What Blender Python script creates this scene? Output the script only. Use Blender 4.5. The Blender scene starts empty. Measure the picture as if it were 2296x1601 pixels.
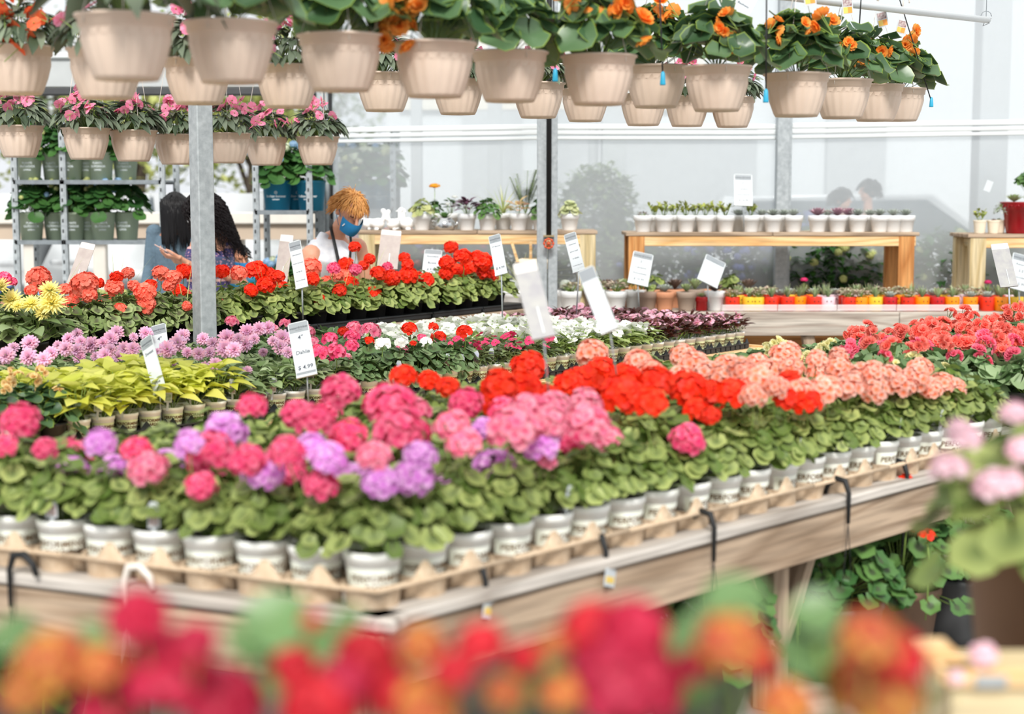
import bpy, math, random
from math import sin, cos, pi, radians as R, sqrt, atan, atan2
from mathutils import Vector, Matrix, Euler, noise
S = bpy.context.scene; C = S.collection
random.seed(7)
HC, FP = 1.72, 3500.0                       # camera height, focal length in pixels of the 2296 px frame
PITCH = atan((800.5-430)/FP)
_f = Vector((0, cos(PITCH), -sin(PITCH))); _u = Vector((0, sin(PITCH), cos(PITCH)))
CAM = Vector((0, 0, HC))
def ray(px, py): return _f + Vector((1,0,0))*((px-1148)/FP) - _u*((py-800.5)/FP)
def AY(px, py, Y): d = ray(px, py); return CAM + d*(Y/d.y)
def GZ(px, py, z): d = ray(px, py); return CAM + d*((z-HC)/d.z)
def proj(p):
    q = Vector(p)-CAM; w = q.dot(_f)
    return 1148+FP*q.x/w, 800.5-FP*q.dot(_u)/w
def seen(p, m=60):
    x, y = proj(p); return p[1] > .5 and -m < x < 2296+m and -m < y < 1601+m
ORD = 'first second third fourth fifth sixth seventh eighth ninth tenth eleventh twelfth thirteenth fourteenth fifteenth sixteenth seventeenth eighteenth nineteenth twentieth'.split()
TENS = {20:'twenty',30:'thirty',40:'forty',50:'fifty',60:'sixty',70:'seventy',80:'eighty'}
def nth(n):
    if n <= 20: return ORD[n-1]
    t, u = n//10*10, n % 10
    return TENS[t]+'-'+ORD[u-1] if u else TENS[t][:-1]+'ieth'
# ---------------------------------------------------------------- mesh builder
class MB:
    def __init__(s): s.v=[]; s.f=[]; s.m=[]; s.uv=[]; s.flat=[]
    def add(s, vs, fs, M=None, mi=0, uv=None, flat=False):
        b = len(s.v)
        for i, p in enumerate(vs):
            p = Vector(p); s.v.append(tuple(M @ p) if M is not None else tuple(p))
            s.uv.append(uv[i] if uv else (0.,0.))
        for f in fs:
            s.f.append([b+i for i in f]); s.m.append(mi); s.flat.append(flat)
        return s
    def box(s, c, d, M=None, mi=0, bev=0):
        x,y,z = [k/2 for k in d]; c = Vector(c); b = min(bev, x*.9, y*.9, z*.9)
        if b <= 0:
            vs = [c+Vector((i*x,j*y,k*z)) for i in(-1,1) for j in(-1,1) for k in(-1,1)]
            fs = [(0,1,3,2),(4,6,7,5),(0,4,5,1),(2,3,7,6),(0,2,6,4),(1,5,7,3)]
        else:
            vs=[]; ix={}
            for i in(-1,1):
                for j in(-1,1):
                    for k in(-1,1):
                        ix[i,j,k,0]=len(vs); vs.append(c+Vector((i*x,j*(y-b),k*(z-b))))
                        ix[i,j,k,1]=len(vs); vs.append(c+Vector((i*(x-b),j*y,k*(z-b))))
                        ix[i,j,k,2]=len(vs); vs.append(c+Vector((i*(x-b),j*(y-b),k*z)))
            fs=[]
            def q(*a): fs.append(tuple(a))
            for i in(-1,1):
                o=[(-1,-1),(1,-1),(1,1),(-1,1)]
                if i<0: o=o[::-1]
                q(*[ix[i,a,b2,0] for a,b2 in o]); q(*[ix[a,i,b2,1] for a,b2 in o[::-1]]); q(*[ix[a,b2,i,2] for a,b2 in o])
            for i in(-1,1):
                for j in(-1,1):
                    a=[ix[i,j,-1,0],ix[i,j,1,0],ix[i,j,1,1],ix[i,j,-1,1]]; q(*(a if i*j<0 else a[::-1]))
                    a=[ix[i,-1,j,0],ix[i,1,j,0],ix[i,1,j,2],ix[i,-1,j,2]]; q(*(a if i*j>0 else a[::-1]))
                    a=[ix[-1,i,j,1],ix[1,i,j,1],ix[1,i,j,2],ix[-1,i,j,2]]; q(*(a if i*j<0 else a[::-1]))
                    for k in(-1,1):
                        a=(ix[i,j,k,0],ix[i,j,k,1],ix[i,j,k,2]); q(*(a if i*j*k>0 else a[::-1]))
        return s.add(vs, fs, M, mi, flat=True)
    def lathe(s, prof, seg=24, M=None, mi=0, flute=None, cap=False):
        vs=[]; uv=[]; n=len(prof)
        for k,(r,z) in enumerate(prof):
            for i in range(seg):
                a=2*pi*i/seg; rr=r*(flute(a,k) if flute else 1)
                vs.append((rr*cos(a), rr*sin(a), z)); uv.append((i/seg,k/max(1,n-1)))
        fs=[(k*seg+i, k*seg+(i+1)%seg, (k+1)*seg+(i+1)%seg, (k+1)*seg+i) for k in range(n-1) for i in range(seg)]
        if cap: fs += [tuple(range(seg))[::-1], tuple((n-1)*seg+i for i in range(seg))]
        return s.add(vs, fs, M, mi, uv)
    def tube(s, pts, r, seg=6, M=None, mi=0, cap=True):
        pts=[Vector(p) for p in pts]; n=len(pts)
        if not hasattr(r,'__len__'): r=[r]*n
        vs=[]; prev=None
        for k,p in enumerate(pts):
            t=(pts[min(k+1,n-1)]-pts[max(k-1,0)]).normalized()
            if prev is None: a = t.orthogonal().normalized()
            else:
                a = prev - t*prev.dot(t); a = a.normalized() if a.length>1e-6 else t.orthogonal().normalized()
            prev=a; b=t.cross(a)
            for i in range(seg):
                q=2*pi*i/seg; vs.append(p+(a*cos(q)+b*sin(q))*r[k])
        fs=[(k*seg+i, k*seg+(i+1)%seg, (k+1)*seg+(i+1)%seg, (k+1)*seg+i) for k in range(n-1) for i in range(seg)]
        if cap: fs += [tuple(range(seg))[::-1], tuple((n-1)*seg+i for i in range(seg))]
        return s.add(vs, fs, M, mi, [(0,.3)]*len(vs))
    def loft(s, pts, rad, side=(1,0,0), seg=16, mi=0, M=None):
        pts=[Vector(p) for p in pts]; n=len(pts); vs=[]; side=Vector(side)
        for k,p in enumerate(pts):
            t=(pts[min(k+1,n-1)]-pts[max(k-1,0)]).normalized()
            a=(side-t*side.dot(t)).normalized(); b=t.cross(a); ra,rb=rad[k] if hasattr(rad[k],'__len__') else (rad[k],rad[k])
            for i in range(seg):
                q=2*pi*i/seg; vs.append(p+a*cos(q)*ra+b*sin(q)*rb)
        fs=[(k*seg+i, k*seg+(i+1)%seg, (k+1)*seg+(i+1)%seg, (k+1)*seg+i) for k in range(n-1) for i in range(seg)]
        fs += [tuple(range(seg))[::-1], tuple((n-1)*seg+i for i in range(seg))]
        return s.add(vs, fs, M, mi)
    def ball(s, c, r, seg=12, M=None, mi=0):
        rx,ry,rz = r if hasattr(r,'__len__') else (r,r,r); vs=[]; n=seg//2+1; c=Vector(c)
        for k in range(n):
            t=pi*k/(n-1)
            for i in range(seg):
                a=2*pi*i/seg; vs.append(c+Vector((rx*sin(t)*cos(a), ry*sin(t)*sin(a), -rz*cos(t))))
        fs=[(k*seg+i, k*seg+(i+1)%seg, (k+1)*seg+(i+1)%seg, (k+1)*seg+i) for k in range(n-1) for i in range(seg)]
        return s.add(vs, fs, M, mi)
    def prism(s, poly, t, M=None, mi=0):
        n=len(poly); vs=[(x,y,t/2) for x,y in poly]+[(x,y,-t/2) for x,y in poly]
        fs=[tuple(range(n)), tuple(range(2*n-1,n-1,-1))]+[(i,i+n,(i+1)%n+n,(i+1)%n) for i in range(n)]
        return s.add(vs, fs, M, mi, flat=True)
    def mesh(s, name, mats, smooth=True):
        me=bpy.data.meshes.new(name); me.from_pydata(s.v,[],s.f)
        for m in (mats if isinstance(mats,(list,tuple)) else [mats]): me.materials.append(m)
        for p,mi,fl in zip(me.polygons,s.m,s.flat): p.material_index=mi; p.use_smooth=smooth and not fl
        u=me.uv_layers.new(name='UVMap')
        buf=[0.]*(2*len(me.loops))
        for i,l in enumerate(me.loops): buf[2*i],buf[2*i+1]=s.uv[l.vertex_index]
        u.data.foreach_set('uv',buf)
        me.validate(); me.update(); return me
def frame(p=(0,0,0), z=(0,0,1), roll=0., s=1.):
    q=Vector(z).normalized().to_track_quat('Z','Y')
    return Matrix.Translation(p) @ q.to_matrix().to_4x4() @ Matrix.Rotation(roll,4,'Z') @ Matrix.Scale(s,4)
def xform(p, az=0., el=0., roll=0., s=1.):    # local +x points to azimuth az, raised by el
    return Matrix.Translation(p) @ Matrix.Rotation(az,4,'Z') @ Matrix.Rotation(-el,4,'Y') @ Matrix.Rotation(roll,4,'X') @ Matrix.Scale(s,4)
# ---------------------------------------------------------------- objects
def thing(name, label, cat, loc=(0,0,0), rz=0., group=None):
    o=bpy.data.objects.new(name,None); C.objects.link(o); o.location=loc; o.rotation_euler=(0,0,rz)
    o.empty_display_size=.05; o['label']=label; o['category']=cat
    if group: o['group']=group
    return o
def part(name, me, parent, loc=(0,0,0), rot=(0,0,0), sc=1., mats=None, label=None):
    o=bpy.data.objects.new(name,me); C.objects.link(o)
    if parent is not None: o.parent=parent
    o.location=loc; o.rotation_euler=rot; o.scale=(sc,)*3 if not hasattr(sc,'__len__') else sc
    if mats:
        for i,m in enumerate(mats):
            if m is not None: o.material_slots[i].link='OBJECT'; o.material_slots[i].material=m
    if label: o['label']=label
    return o
def solo(name, me, label, cat, loc=(0,0,0), rot=(0,0,0), sc=1., group=None, mats=None):
    o=part(name,me,None,loc,rot,sc,mats); o['label']=label; o['category']=cat
    if group: o['group']=group
    return o
def struct(name, me, loc=(0,0,0), rot=(0,0,0), parent=None):
    o=part(name,me,parent,loc,rot)
    if parent is None: o['kind']='structure'
    return o
def bake(mb, voxel=.006, smooth=4, name='m', mats=None):    # melt overlapping solids into one continuous skin
    me=mb.mesh('tmp',mats or [MT['white']]); o=bpy.data.objects.new('tmp',me); C.objects.link(o)
    r=o.modifiers.new('r','REMESH'); r.mode='VOXEL'; r.voxel_size=voxel
    sm=o.modifiers.new('s','SMOOTH'); sm.iterations=smooth; sm.factor=.5
    dg=bpy.context.evaluated_depsgraph_get(); dg.update()
    out=bpy.data.meshes.new_from_object(o.evaluated_get(dg)); out.name=name
    bpy.data.objects.remove(o)
    out.materials.clear()
    for m in (mats or [MT['white']]): out.materials.append(m)
    for p in out.polygons: p.use_smooth=True; p.material_index=0
    return out
_tc={}
def text(sx, size=1., align='CENTER', shear=0., bold=0.):
    k=(sx,size,align,shear,bold)
    if k in _tc: return _tc[k]
    cu=bpy.data.curves.new('t','FONT'); cu.body=sx; cu.size=size; cu.align_x=align; cu.align_y='CENTER'; cu.resolution_u=2; cu.shear=shear; cu.offset=bold
    o=bpy.data.objects.new('t',cu); C.objects.link(o)
    dg=bpy.context.evaluated_depsgraph_get(); dg.update()
    me=bpy.data.meshes.new_from_object(o.evaluated_get(dg))
    r=([v.co.copy() for v in me.vertices],[tuple(p.vertices) for p in me.polygons])
    bpy.data.objects.remove(o); bpy.data.curves.remove(cu); bpy.data.meshes.remove(me)
    _tc[k]=r; return r
# ---------------------------------------------------------------- materials
MT={}
def nt(name):
    m=bpy.data.materials.new(name); m.use_nodes=True; t=m.node_tree; t.nodes.clear()
    o=t.nodes.new('ShaderNodeOutputMaterial'); return m,t,o
def N(t,k,**kw):
    n=t.nodes.new('ShaderNode'+k)
    for a,b in kw.items(): setattr(n,a,b)
    return n
def mixc(t,f,a,b,mode='MIX'):
    n=N(t,'Mix',data_type='RGBA',blend_type=mode)
    for i,x in ((0,f),(6,a),(7,b)):
        if hasattr(x,'is_linked') or hasattr(x,'links'): t.links.new(x,n.inputs[i])
        elif i==0: n.inputs[0].default_value=x
        else: n.inputs[i].default_value=(*x[:3],1)
    return n.outputs[2]
def lin(h):
    h=h.lstrip('#'); c=[int(h[i:i+2],16)/255 for i in (0,2,4)]
    return tuple(x/12.92 if x<=.04045 else ((x+.055)/1.055)**2.4 for x in c)
def mat(name, col, rough=.6, metal=0., var=.12, scale=8., bump=0., spec=.5, alpha=None, stretch=None, col2=None, coat=0.):
    m,t,o=nt(name); p=N(t,'BsdfPrincipled'); t.links.new(p.outputs[0],o.inputs[0]); c=lin(col)
    tc=N(t,'TexCoord'); mp=N(t,'Mapping'); t.links.new(tc.outputs['Object'],mp.inputs[0])
    if stretch: mp.inputs['Scale'].default_value=stretch
    nz=N(t,'TexNoise'); nz.inputs['Scale'].default_value=scale; nz.inputs['Detail'].default_value=5; t.links.new(mp.outputs[0],nz.inputs[0])
    d=lin(col2) if col2 else tuple(x*(1-var*2) for x in c)
    rp=N(t,'ValToRGB'); rp.color_ramp.elements[0].position=.3; rp.color_ramp.elements[1].position=.7
    rp.color_ramp.elements[0].color=(*d,1); rp.color_ramp.elements[1].color=(*c,1); t.links.new(nz.outputs[0],rp.inputs[0])
    t.links.new(rp.outputs[0],p.inputs['Base Color'])
    p.inputs['Roughness'].default_value=rough; p.inputs['Metallic'].default_value=metal; p.inputs['Specular IOR Level'].default_value=spec
    p.inputs['Coat Weight'].default_value=coat
    if bump:
        b=N(t,'Bump'); b.inputs['Strength'].default_value=bump; b.inputs['Distance'].default_value=.01; t.links.new(nz.outputs[0],b.inputs['Height']); t.links.new(b.outputs[0],p.inputs['Normal'])
    MT[name]=m; return m
def leafmat(name, a, b, mid=None, midpos=(.25,.5), edge=None, edgepos=.85, tr=.3, rough=.5, spec=.4):
    m,t,o=nt(name); p=N(t,'BsdfPrincipled'); tl=N(t,'BsdfTranslucent'); mx=N(t,'MixShader'); mx.inputs[0].default_value=tr
    t.links.new(p.outputs[0],mx.inputs[1]); t.links.new(tl.outputs[0],mx.inputs[2]); t.links.new(mx.outputs[0],o.inputs[0])
    g=N(t,'NewGeometry'); c=mixc(t,g.outputs['Random Per Island'],lin(a),lin(b))
    uv=N(t,'UVMap'); sp=N(t,'SeparateXYZ'); t.links.new(uv.outputs[0],sp.inputs[0])
    if mid:
        r=N(t,'ValToRGB'); e=r.color_ramp.elements; e[0].position=midpos[0]; e[0].color=(1,1,1,1); e[1].position=midpos[1]; e[1].color=(0,0,0,1)
        t.links.new(sp.outputs[1],r.inputs[0]); c=mixc(t,r.outputs[0],c,lin(mid))
    if edge:
        r=N(t,'ValToRGB'); e=r.color_ramp.elements; e[0].position=edgepos-.1; e[0].color=(0,0,0,1); e[1].position=edgepos; e[1].color=(1,1,1,1)
        t.links.new(sp.outputs[1],r.inputs[0]); c=mixc(t,r.outputs[0],c,lin(edge))
    oi=N(t,'ObjectInfo'); hv=N(t,'HueSaturation'); mr=N(t,'MapRange'); mr.inputs[3].default_value=.85; mr.inputs[4].default_value=1.12
    t.links.new(oi.outputs['Random'],mr.inputs[0]); t.links.new(mr.outputs[0],hv.inputs['Value']); t.links.new(c,hv.inputs['Color']); c=hv.outputs[0]
    t.links.new(c,p.inputs['Base Color']); t.links.new(c,tl.inputs[0]); p.inputs['Roughness'].default_value=rough; p.inputs['Specular IOR Level'].default_value=spec
    MT[name]=m; return m
def woodmat(name, a, b, rings=9., rough=.75):
    m,t,o=nt(name); p=N(t,'BsdfPrincipled'); t.links.new(p.outputs[0],o.inputs[0])
    tc=N(t,'TexCoord'); mp=N(t,'Mapping'); mp.inputs['Scale'].default_value=(.35,3.2,3.2); t.links.new(tc.outputs['Object'],mp.inputs[0])
    oi=N(t,'ObjectInfo'); ml=N(t,'VectorMath',operation='ADD'); cb=N(t,'CombineXYZ'); mu=N(t,'Math',operation='MULTIPLY'); mu.inputs[1].default_value=7.
    t.links.new(oi.outputs['Random'],mu.inputs[0]); t.links.new(mu.outputs[0],cb.inputs[0]); t.links.new(mu.outputs[0],cb.inputs[1]); t.links.new(mp.outputs[0],ml.inputs[0]); t.links.new(cb.outputs[0],ml.inputs[1])
    n1=N(t,'TexNoise'); n1.inputs['Scale'].default_value=1.6; n1.inputs['Detail'].default_value=1; t.links.new(ml.outputs[0],n1.inputs[0])
    m2=N(t,'Math',operation='MULTIPLY'); m2.inputs[1].default_value=rings; t.links.new(n1.outputs[0],m2.inputs[0])
    fr=N(t,'Math',operation='PINGPONG'); fr.inputs[1].default_value=.5; t.links.new(m2.outputs[0],fr.inputs[0])
    rp=N(t,'ValToRGB'); e=rp.color_ramp.elements; e[0].position=0; e[0].color=(*lin(b),1); e[1].position=.3; e[1].color=(*lin(a),1); t.links.new(fr.outputs[0],rp.inputs[0])
    mp2=N(t,'Mapping'); mp2.inputs['Scale'].default_value=(3,60,60); t.links.new(tc.outputs['Object'],mp2.inputs[0])
    n2=N(t,'TexNoise'); n2.inputs['Scale'].default_value=1.; n2.inputs['Detail'].default_value=4; t.links.new(mp2.outputs[0],n2.inputs[0])
    r2=N(t,'ValToRGB'); r2.color_ramp.elements[0].position=.35; r2.color_ramp.elements[0].color=(.62,.62,.62,1); r2.color_ramp.elements[1].position=.6; t.links.new(n2.outputs[0],r2.inputs[0])
    c=mixc(t,.8,rp.outputs[0],r2.outputs[0],'MULTIPLY'); t.links.new(c,p.inputs['Base Color']); p.inputs['Roughness'].default_value=rough; p.inputs['Specular IOR Level'].default_value=.25
    bp=N(t,'Bump'); bp.inputs['Strength'].default_value=.25; bp.inputs['Distance'].default_value=.004; t.links.new(n2.outputs[0],bp.inputs['Height']); t.links.new(bp.outputs[0],p.inputs['Normal'])
    MT[name]=m; return m
mat('white','f2f2ee',.45,var=.02); mat('pot_white','f8f9f5',.45,var=.02,scale=20); mat('pot_green','d9e3a6',.5,var=.06,scale=30,col2='e9efd0'); mat('pot_mint','edf3e2',.5,var=.04,scale=30,col2='f6f8f2')
mat('ink_brown','6a4a1c',.6,var=.05); mat('ink','3a4150',.6,var=.02); mat('ink_grey','565c62',.6,var=.02); mat('ink_white','dfe8ea',.5,var=.02)
mat('ink_leaf','6f9a3c',.6,var=.05)
mat('soil','3a2a20',.95,var=.3,scale=60,bump=.6); mat('black_plastic','26292c',.45,var=.1,scale=14)
mat('basket','e4d0bf',.5,var=.03,scale=5,col2='d8c2b0'); mat('basket_old','bda793',.55,var=.05)
mat('pulp','d9c3a8',.9,var=.08,scale=40,bump=.3,col2='c3a98c'); mat('hanger','e4dcd2',.4,var=.02)
mat('galv','b4bbbe',.5,.15,var=.14,scale=30,col2='989fa3',bump=.05); mat('galv_dark','8b9398',.5,.2,var=.15,scale=22)
mat('alu','e4e9ea',.4,.1,var=.03,scale=3); mat('rubber','17191b',.6,var=.1); mat('weight_blue','2aa7cf',.4,var=.04)
mat('valve','d2552d',.45,var=.05); mat('brass','c9b48a',.35,.8,var=.05)
mat('card','cdd4d8',.45,var=.01); mat('card_head','8f969b',.5,var=.03); mat('card_back','b3a8a2',.5,var=.08,scale=20,col2='a39691'); mat('card_backg','a9a9a5',.5,var=.08,scale=25,col2='97969a')
mat('clearish','cfd6d8',.25,var=.02); mat('paper_bit','e8e4de',.8,var=.05)
mat('tag_lilac','c7c8e4',.5,var=.03); mat('tag_pic','7d4a55',.5,scale=90,col2='d9d3cf'); mat('tag_picg','6f8f6a',.5,scale=90,col2='cfdcc8'); mat('tag_orange','f6a34a',.5,var=.03); mat('tag_yellow','f0cf6a',.5,var=.03)
woodmat('wood_grey','c2b4a4','9b8977',6.); woodmat('wood_cap','cbc4bc','a59c93',5.); woodmat('wood_new','f3cf9c','e3b175',9.); woodmat('wood_fir','d99e62','b97a43',8.)
woodmat('wood_pale','dccba4','c3ad7e',8.); woodmat('wood_board','baa48d','98826c',7.); woodmat('wood_wash','c6bdb1','a4968a',5.)
mat('ceramic','f8fafa',.3,var=.015,spec=.5); mat('terracotta','dd9c77',.7,var=.05,scale=12); mat('taupe','ac998a',.7,var=.05); mat('brown_pot','a18a7a',.7,var=.05)
mat('cup_red','e2341c',.22,var=.03); mat('cup_yellow','f2c436',.22,var=.03); mat('cup_orange','fb9212',.22,var=.03); mat('cup_pink','f0d3dc',.25,var=.03); mat('cup_deepred','c11d22',.22,var=.03)
mat('hole','151211',.8); mat('maroon','a3131f',.25,var=.12,scale=16); mat('cream_pot','efe2ca',.6,var=.03); mat('silver','d6d9da',.15,.95,var=.03)
mat('pot_sage','aebda2',.5,var=.06,scale=6); mat('pot_blue','1b83a6',.45,var=.06,scale=5); mat('pot_dark','454648',.55,var=.08); mat('pot_earth','8a6c57',.6,var=.1,scale=6); mat('pot_black','2b2a2b',.5,var=.1)
mat('concrete','a3a09c',.9,var=.12,scale=3,bump=.1); mat('asphalt','75787a',.95,var=.08,scale=2)
mat('wall_beige','c9b6a2',.85,var=.06,scale=3); mat('wall_cap','e3ddd3',.8,var=.04); mat('bldg_white','dadedf',.8,var=.02); mat('bldg_cream','e9e2d0',.8,var=.03); mat('bldg_grey','bcc0c1',.8,var=.04)
mat('car_white','d4d8da',.25,var=.01,coat=.6); mat('car_silver','c3c8cb',.3,.3,var=.02,coat=.6); mat('car_dark','4a4f55',.25,.2,var=.02,coat=.6); mat('car_glass','4c575d',.08,var=.05,spec=.8); mat('tyre','222222',.8); mat('chrome','dfe3e5',.15,.9); mat('lamp_red','c23a30',.3)
mat('skin','dca184',.5,var=.06,scale=14); mat('skin_tan','c88a6a',.5,var=.06,scale=14); mat('hair_ginger','dfa862',.5,var=.3,scale=40,col2='bf7f3e'); mat('hair_dark','1a1416',.5,var=.2,scale=30,spec=.25); mat('hair_black','100e10',.42,var=.1,spec=.3)
mat('tank','eef1f5',.8,scale=16,col2='cfd5df'); mat('mask_blue','1d7fb8',.8,var=.05,scale=60); mat('mask_white','eef0f0',.8,var=.02); mat('strap','1f2224',.6); mat('denim','3f4f6b',.85,var=.1); mat('knit_blue','5f7585',.9,var=.1,scale=50,bump=.2); mat('phone','d9b6ad',.3,.3); mat('lip','a85f50',.5); mat('eye','2b1d18',.3)
mat('bark','6d5f55',.9,var=.2,scale=12); mat('stem_green','86a24e',.55,var=.08)
# patterned blouse: bands by height, small repeated motifs
def blouse():
    m,t,o=nt('blouse'); p=N(t,'BsdfPrincipled'); t.links.new(p.outputs[0],o.inputs[0]); p.inputs['Roughness'].default_value=.9
    tc=N(t,'TexCoord'); sp=N(t,'SeparateXYZ'); t.links.new(tc.outputs['Object'],sp.inputs[0])
    mu=N(t,'Math',operation='MULTIPLY'); mu.inputs[1].default_value=4.2; t.links.new(sp.outputs[2],mu.inputs[0])
    fr=N(t,'Math',operation='FRACT'); t.links.new(mu.outputs[0],fr.inputs[0])
    r=N(t,'ValToRGB'); r.color_ramp.interpolation='CONSTANT'; e=r.color_ramp.elements
    cols=[(0,'4b5674'),(.25,'3f3b6a'),(.5,'d7a9a4'),(.58,'4d4a7a'),(.8,'cf9d9b'),(.86,'5a3356')]
    e[0].position=0; e[0].color=(*lin(cols[0][1]),1); e[1].position=cols[1][0]; e[1].color=(*lin(cols[1][1]),1)
    for q,h in cols[2:]: k=e.new(q); k.color=(*lin(h),1)
    t.links.new(fr.outputs[0],r.inputs[0])
    v=N(t,'TexVoronoi'); v.inputs['Scale'].default_value=55; t.links.new(tc.outputs['Object'],v.inputs[0])
    lt=N(t,'Math',operation='LESS_THAN'); lt.inputs[1].default_value=.3; t.links.new(v.outputs[0],lt.inputs[0])
    c=mixc(t,lt.outputs[0],r.outputs[0],lin('b98f9c')); t.links.new(c,p.inputs['Base Color']); MT['blouse']=m
blouse()
# leaves and petals
leafmat('lf_ger','55702a','aebb70',mid='6c7e46',midpos=(.1,.7),tr=.25); leafmat('lf_gerd','48693a','88a070',mid='51603c',midpos=(.3,.6),tr=.25)
leafmat('lf_zonal','56702f','a2b278',mid='5f6346',midpos=(.35,.7),tr=.2); leafmat('lf_floor','3f6a38','69904c',mid='4a5a3c',tr=.2)
leafmat('lf_lime','c8cf48','e3e37c',mid='b5c044',midpos=(0,.3),tr=.45); leafmat('lf_dahlia','557233','a6b98a',tr=.25)
leafmat('lf_begonia','2f4f30','6a8a60',edge='8fa83e',edgepos=1.02,tr=.2,rough=.35,spec=.6); leafmat('lf_begdark','557a44','a3b98c',tr=.25)
leafmat('lf_ngdark','38201a','66352a',mid='4c5a38',midpos=(0,.25),tr=.25,rough=.35); leafmat('lf_ngstripe','51623a','8a9a66',mid='6a2f34',midpos=(0,.25),tr=.3,rough=.35)
leafmat('lf_nglight','88a24c','b9c888',tr=.3); leafmat('lf_imp','3b4c36','86937c',mid='7a3640',midpos=(0,.15),tr=.2,rough=.4); leafmat('lf_spike','9cab62','b7c07a',tr=.2)
leafmat('lf_hyd','2f5a2c','4c7a3a',tr=.25); leafmat('lf_bush','44602f','6f8a4c',tr=.2); leafmat('lf_tree','b4bf62','d4d890',tr=.4); leafmat('lf_treed','6c8452','93a56c',tr=.3)
leafmat('lf_kal','4a741c','7f9f72',tr=.25,rough=.35); leafmat('lf_varieg','9db06a','dfe0a0',tr=.3); leafmat('lf_purple','4f2a44','72405c',tr=.2); leafmat('lf_peach','e8b79a','c9c283',tr=.3); leafmat('lf_palegreen','b9c391','d7d9ad',tr=.25)
leafmat('su_green','8fa56a','b5c592',tr=.1); leafmat('su_grey','a7b1a6','c9cfc6',tr=.1); leafmat('su_purple','a47f8e','c9a3ae',tr=.1); leafmat('su_jade','8a9a45','b0b35a',tr=.15,rough=.3,edge='b07a4a',edgepos=1.05); leafmat('su_dark','6b5a52','8a7468',tr=.1); leafmat('su_pinkmix','d3b6ae','a8b58c',tr=.15); leafmat('su_aloe','7d9466','a9b98c',tr=.1,edge='c9b09a',edgepos=1.)
PET={}
def pet(k,a,b,**kw): PET[k]=leafmat('petal_'+k,a,b,tr=.35,rough=.55,**kw)
pet('magenta','f2407c','ff86a6',mid='e02468',midpos=(.05,.5)); pet('pink','f6769c','ffb0c2',mid='ec4a80',midpos=(.05,.45)); pet('lavender','dd86dc','f2c0ee',mid='d06ad0',midpos=(.05,.45)); pet('red','f62506','ff4418'); pet('salmon','ffac94','ffd2c4',mid='ff8450',midpos=(.15,.6))
pet('coral','ff6a52','ff9680'); pet('white','fbfcfa','f3f5ee'); pet('yellow','f6ea8e','faf2b0'); pet('dahlia','fac2d4','ecc8ea',mid='ee6a8c',midpos=(.05,.45)); pet('ngpink','f6a6c4','fdd0de',mid='e8487c',midpos=(0,.3)); pet('ngmag','e02a64','ec4c7e')
pet('begcoral','ff7462','ff9e92'); pet('begpink','f8648a','ff90a6'); pet('begyellow','f3ecac','f8f3c8'); pet('begpeach','f9d58a','fbe6b4',mid='f2b04a',midpos=(.1,.5)); pet('begorange','fd9426','ffb45a'); pet('imppink','ee6c98','f8a4c0'); pet('imporange','fb5a2c','fb7f50')
pet('blush','f6cfdc','fae3ea',edge='ef9dba',edgepos=1.0); pet('kalred','c40a28','e83a44'); pet('kalorange','c83244','e2b04c'); pet('kalcrim','b80434','dc3c60'); pet('hydblue','8fb9de','b5d3ea'); pet('hydwhite','e3e8cc','d5dfc0'); pet('hydyellow','d8dc9a','c7cf86'); pet('orange','fba81a','f7bb3a'); pet('violet','6f7fc4','8f98d4'); pet('hotpink','d81f6c','e0447f')
# ---------------------------------------------------------------- leaf and flower shapes
def leaf_round(mb, M, r, cup=.15, ruf=.1, n=12, mi=0, rnd=random, notch=.16, scal=.05):
    ph=rnd.random()*6; vs=[(0,0,0)]; uv=[(0,0)]; a0=-pi+notch; st=(2*pi-2*notch)/n
    for ring in (.55,1.):
        for i in range(n+1):
            a=a0+st*i; rr=r*ring*(1+(scal*(1 if i%2 else -1)) if ring==1 else 1)
            z=cup*r*ring*ring+ruf*r*ring*ring*sin(3*a+ph)+(ruf*.25*r*(1 if i%2 else -1) if ring==1 else 0)
            vs.append((rr*cos(a)+r*.1*0, rr*sin(a), z)); uv.append((i/n,ring))
    fs=[(0,1+i,2+i) for i in range(n)]+[(1+i,n+2+i,n+3+i,2+i) for i in range(n)]
    mb.add(vs,fs,M,mi,uv)
def leaf_point(mb, M, L, W, fold=.25, droop=.3, n=5, mi=0, prof=None, wav=0., twist=0.):
    vs=[]; uv=[]
    for k in range(n+1):
        t=k/n; w=W/2*(prof(t) if prof else (sin(pi*min(1,t*.92+.06))**.8 if 0<t<1 else .02)); x=L*t; z=-droop*L*t*t; wz=wav*W*sin(k*2.2)
        vs+=[(x,-w,z+fold*w+wz),(x,0,z),(x,w,z+fold*w-wz)]; uv+=[(0,t),(.5,t),(1,t)]
    fs=[]
    for k in range(n): b=3*k; fs+=[(b,b+3,b+4,b+1),(b+1,b+4,b+5,b+2)]
    mb.add(vs,fs,M,mi,uv)
PW=lambda t:[.3,.85,1.,.72][min(3,int(t*3+.01))]
HEART=lambda t: [.1,.95,1.,.7,.4,.02][min(5,int(t*5+.01))]
def petal(mb, M, L, W, cup=.3, droop=-.1, mi=0, n=3, prof=PW): leaf_point(mb,M,L,W,cup,droop,n,mi,prof)
def floret(mb, M, L, np=5, mi=0, el=.35, rnd=random, W=.95):
    for k in range(np): petal(mb, M@xform((0,0,0),2*pi*k/np+rnd.uniform(-.1,.1),el+rnd.uniform(-.15,.15)), L, L*W, .25, .15, mi)
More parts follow.
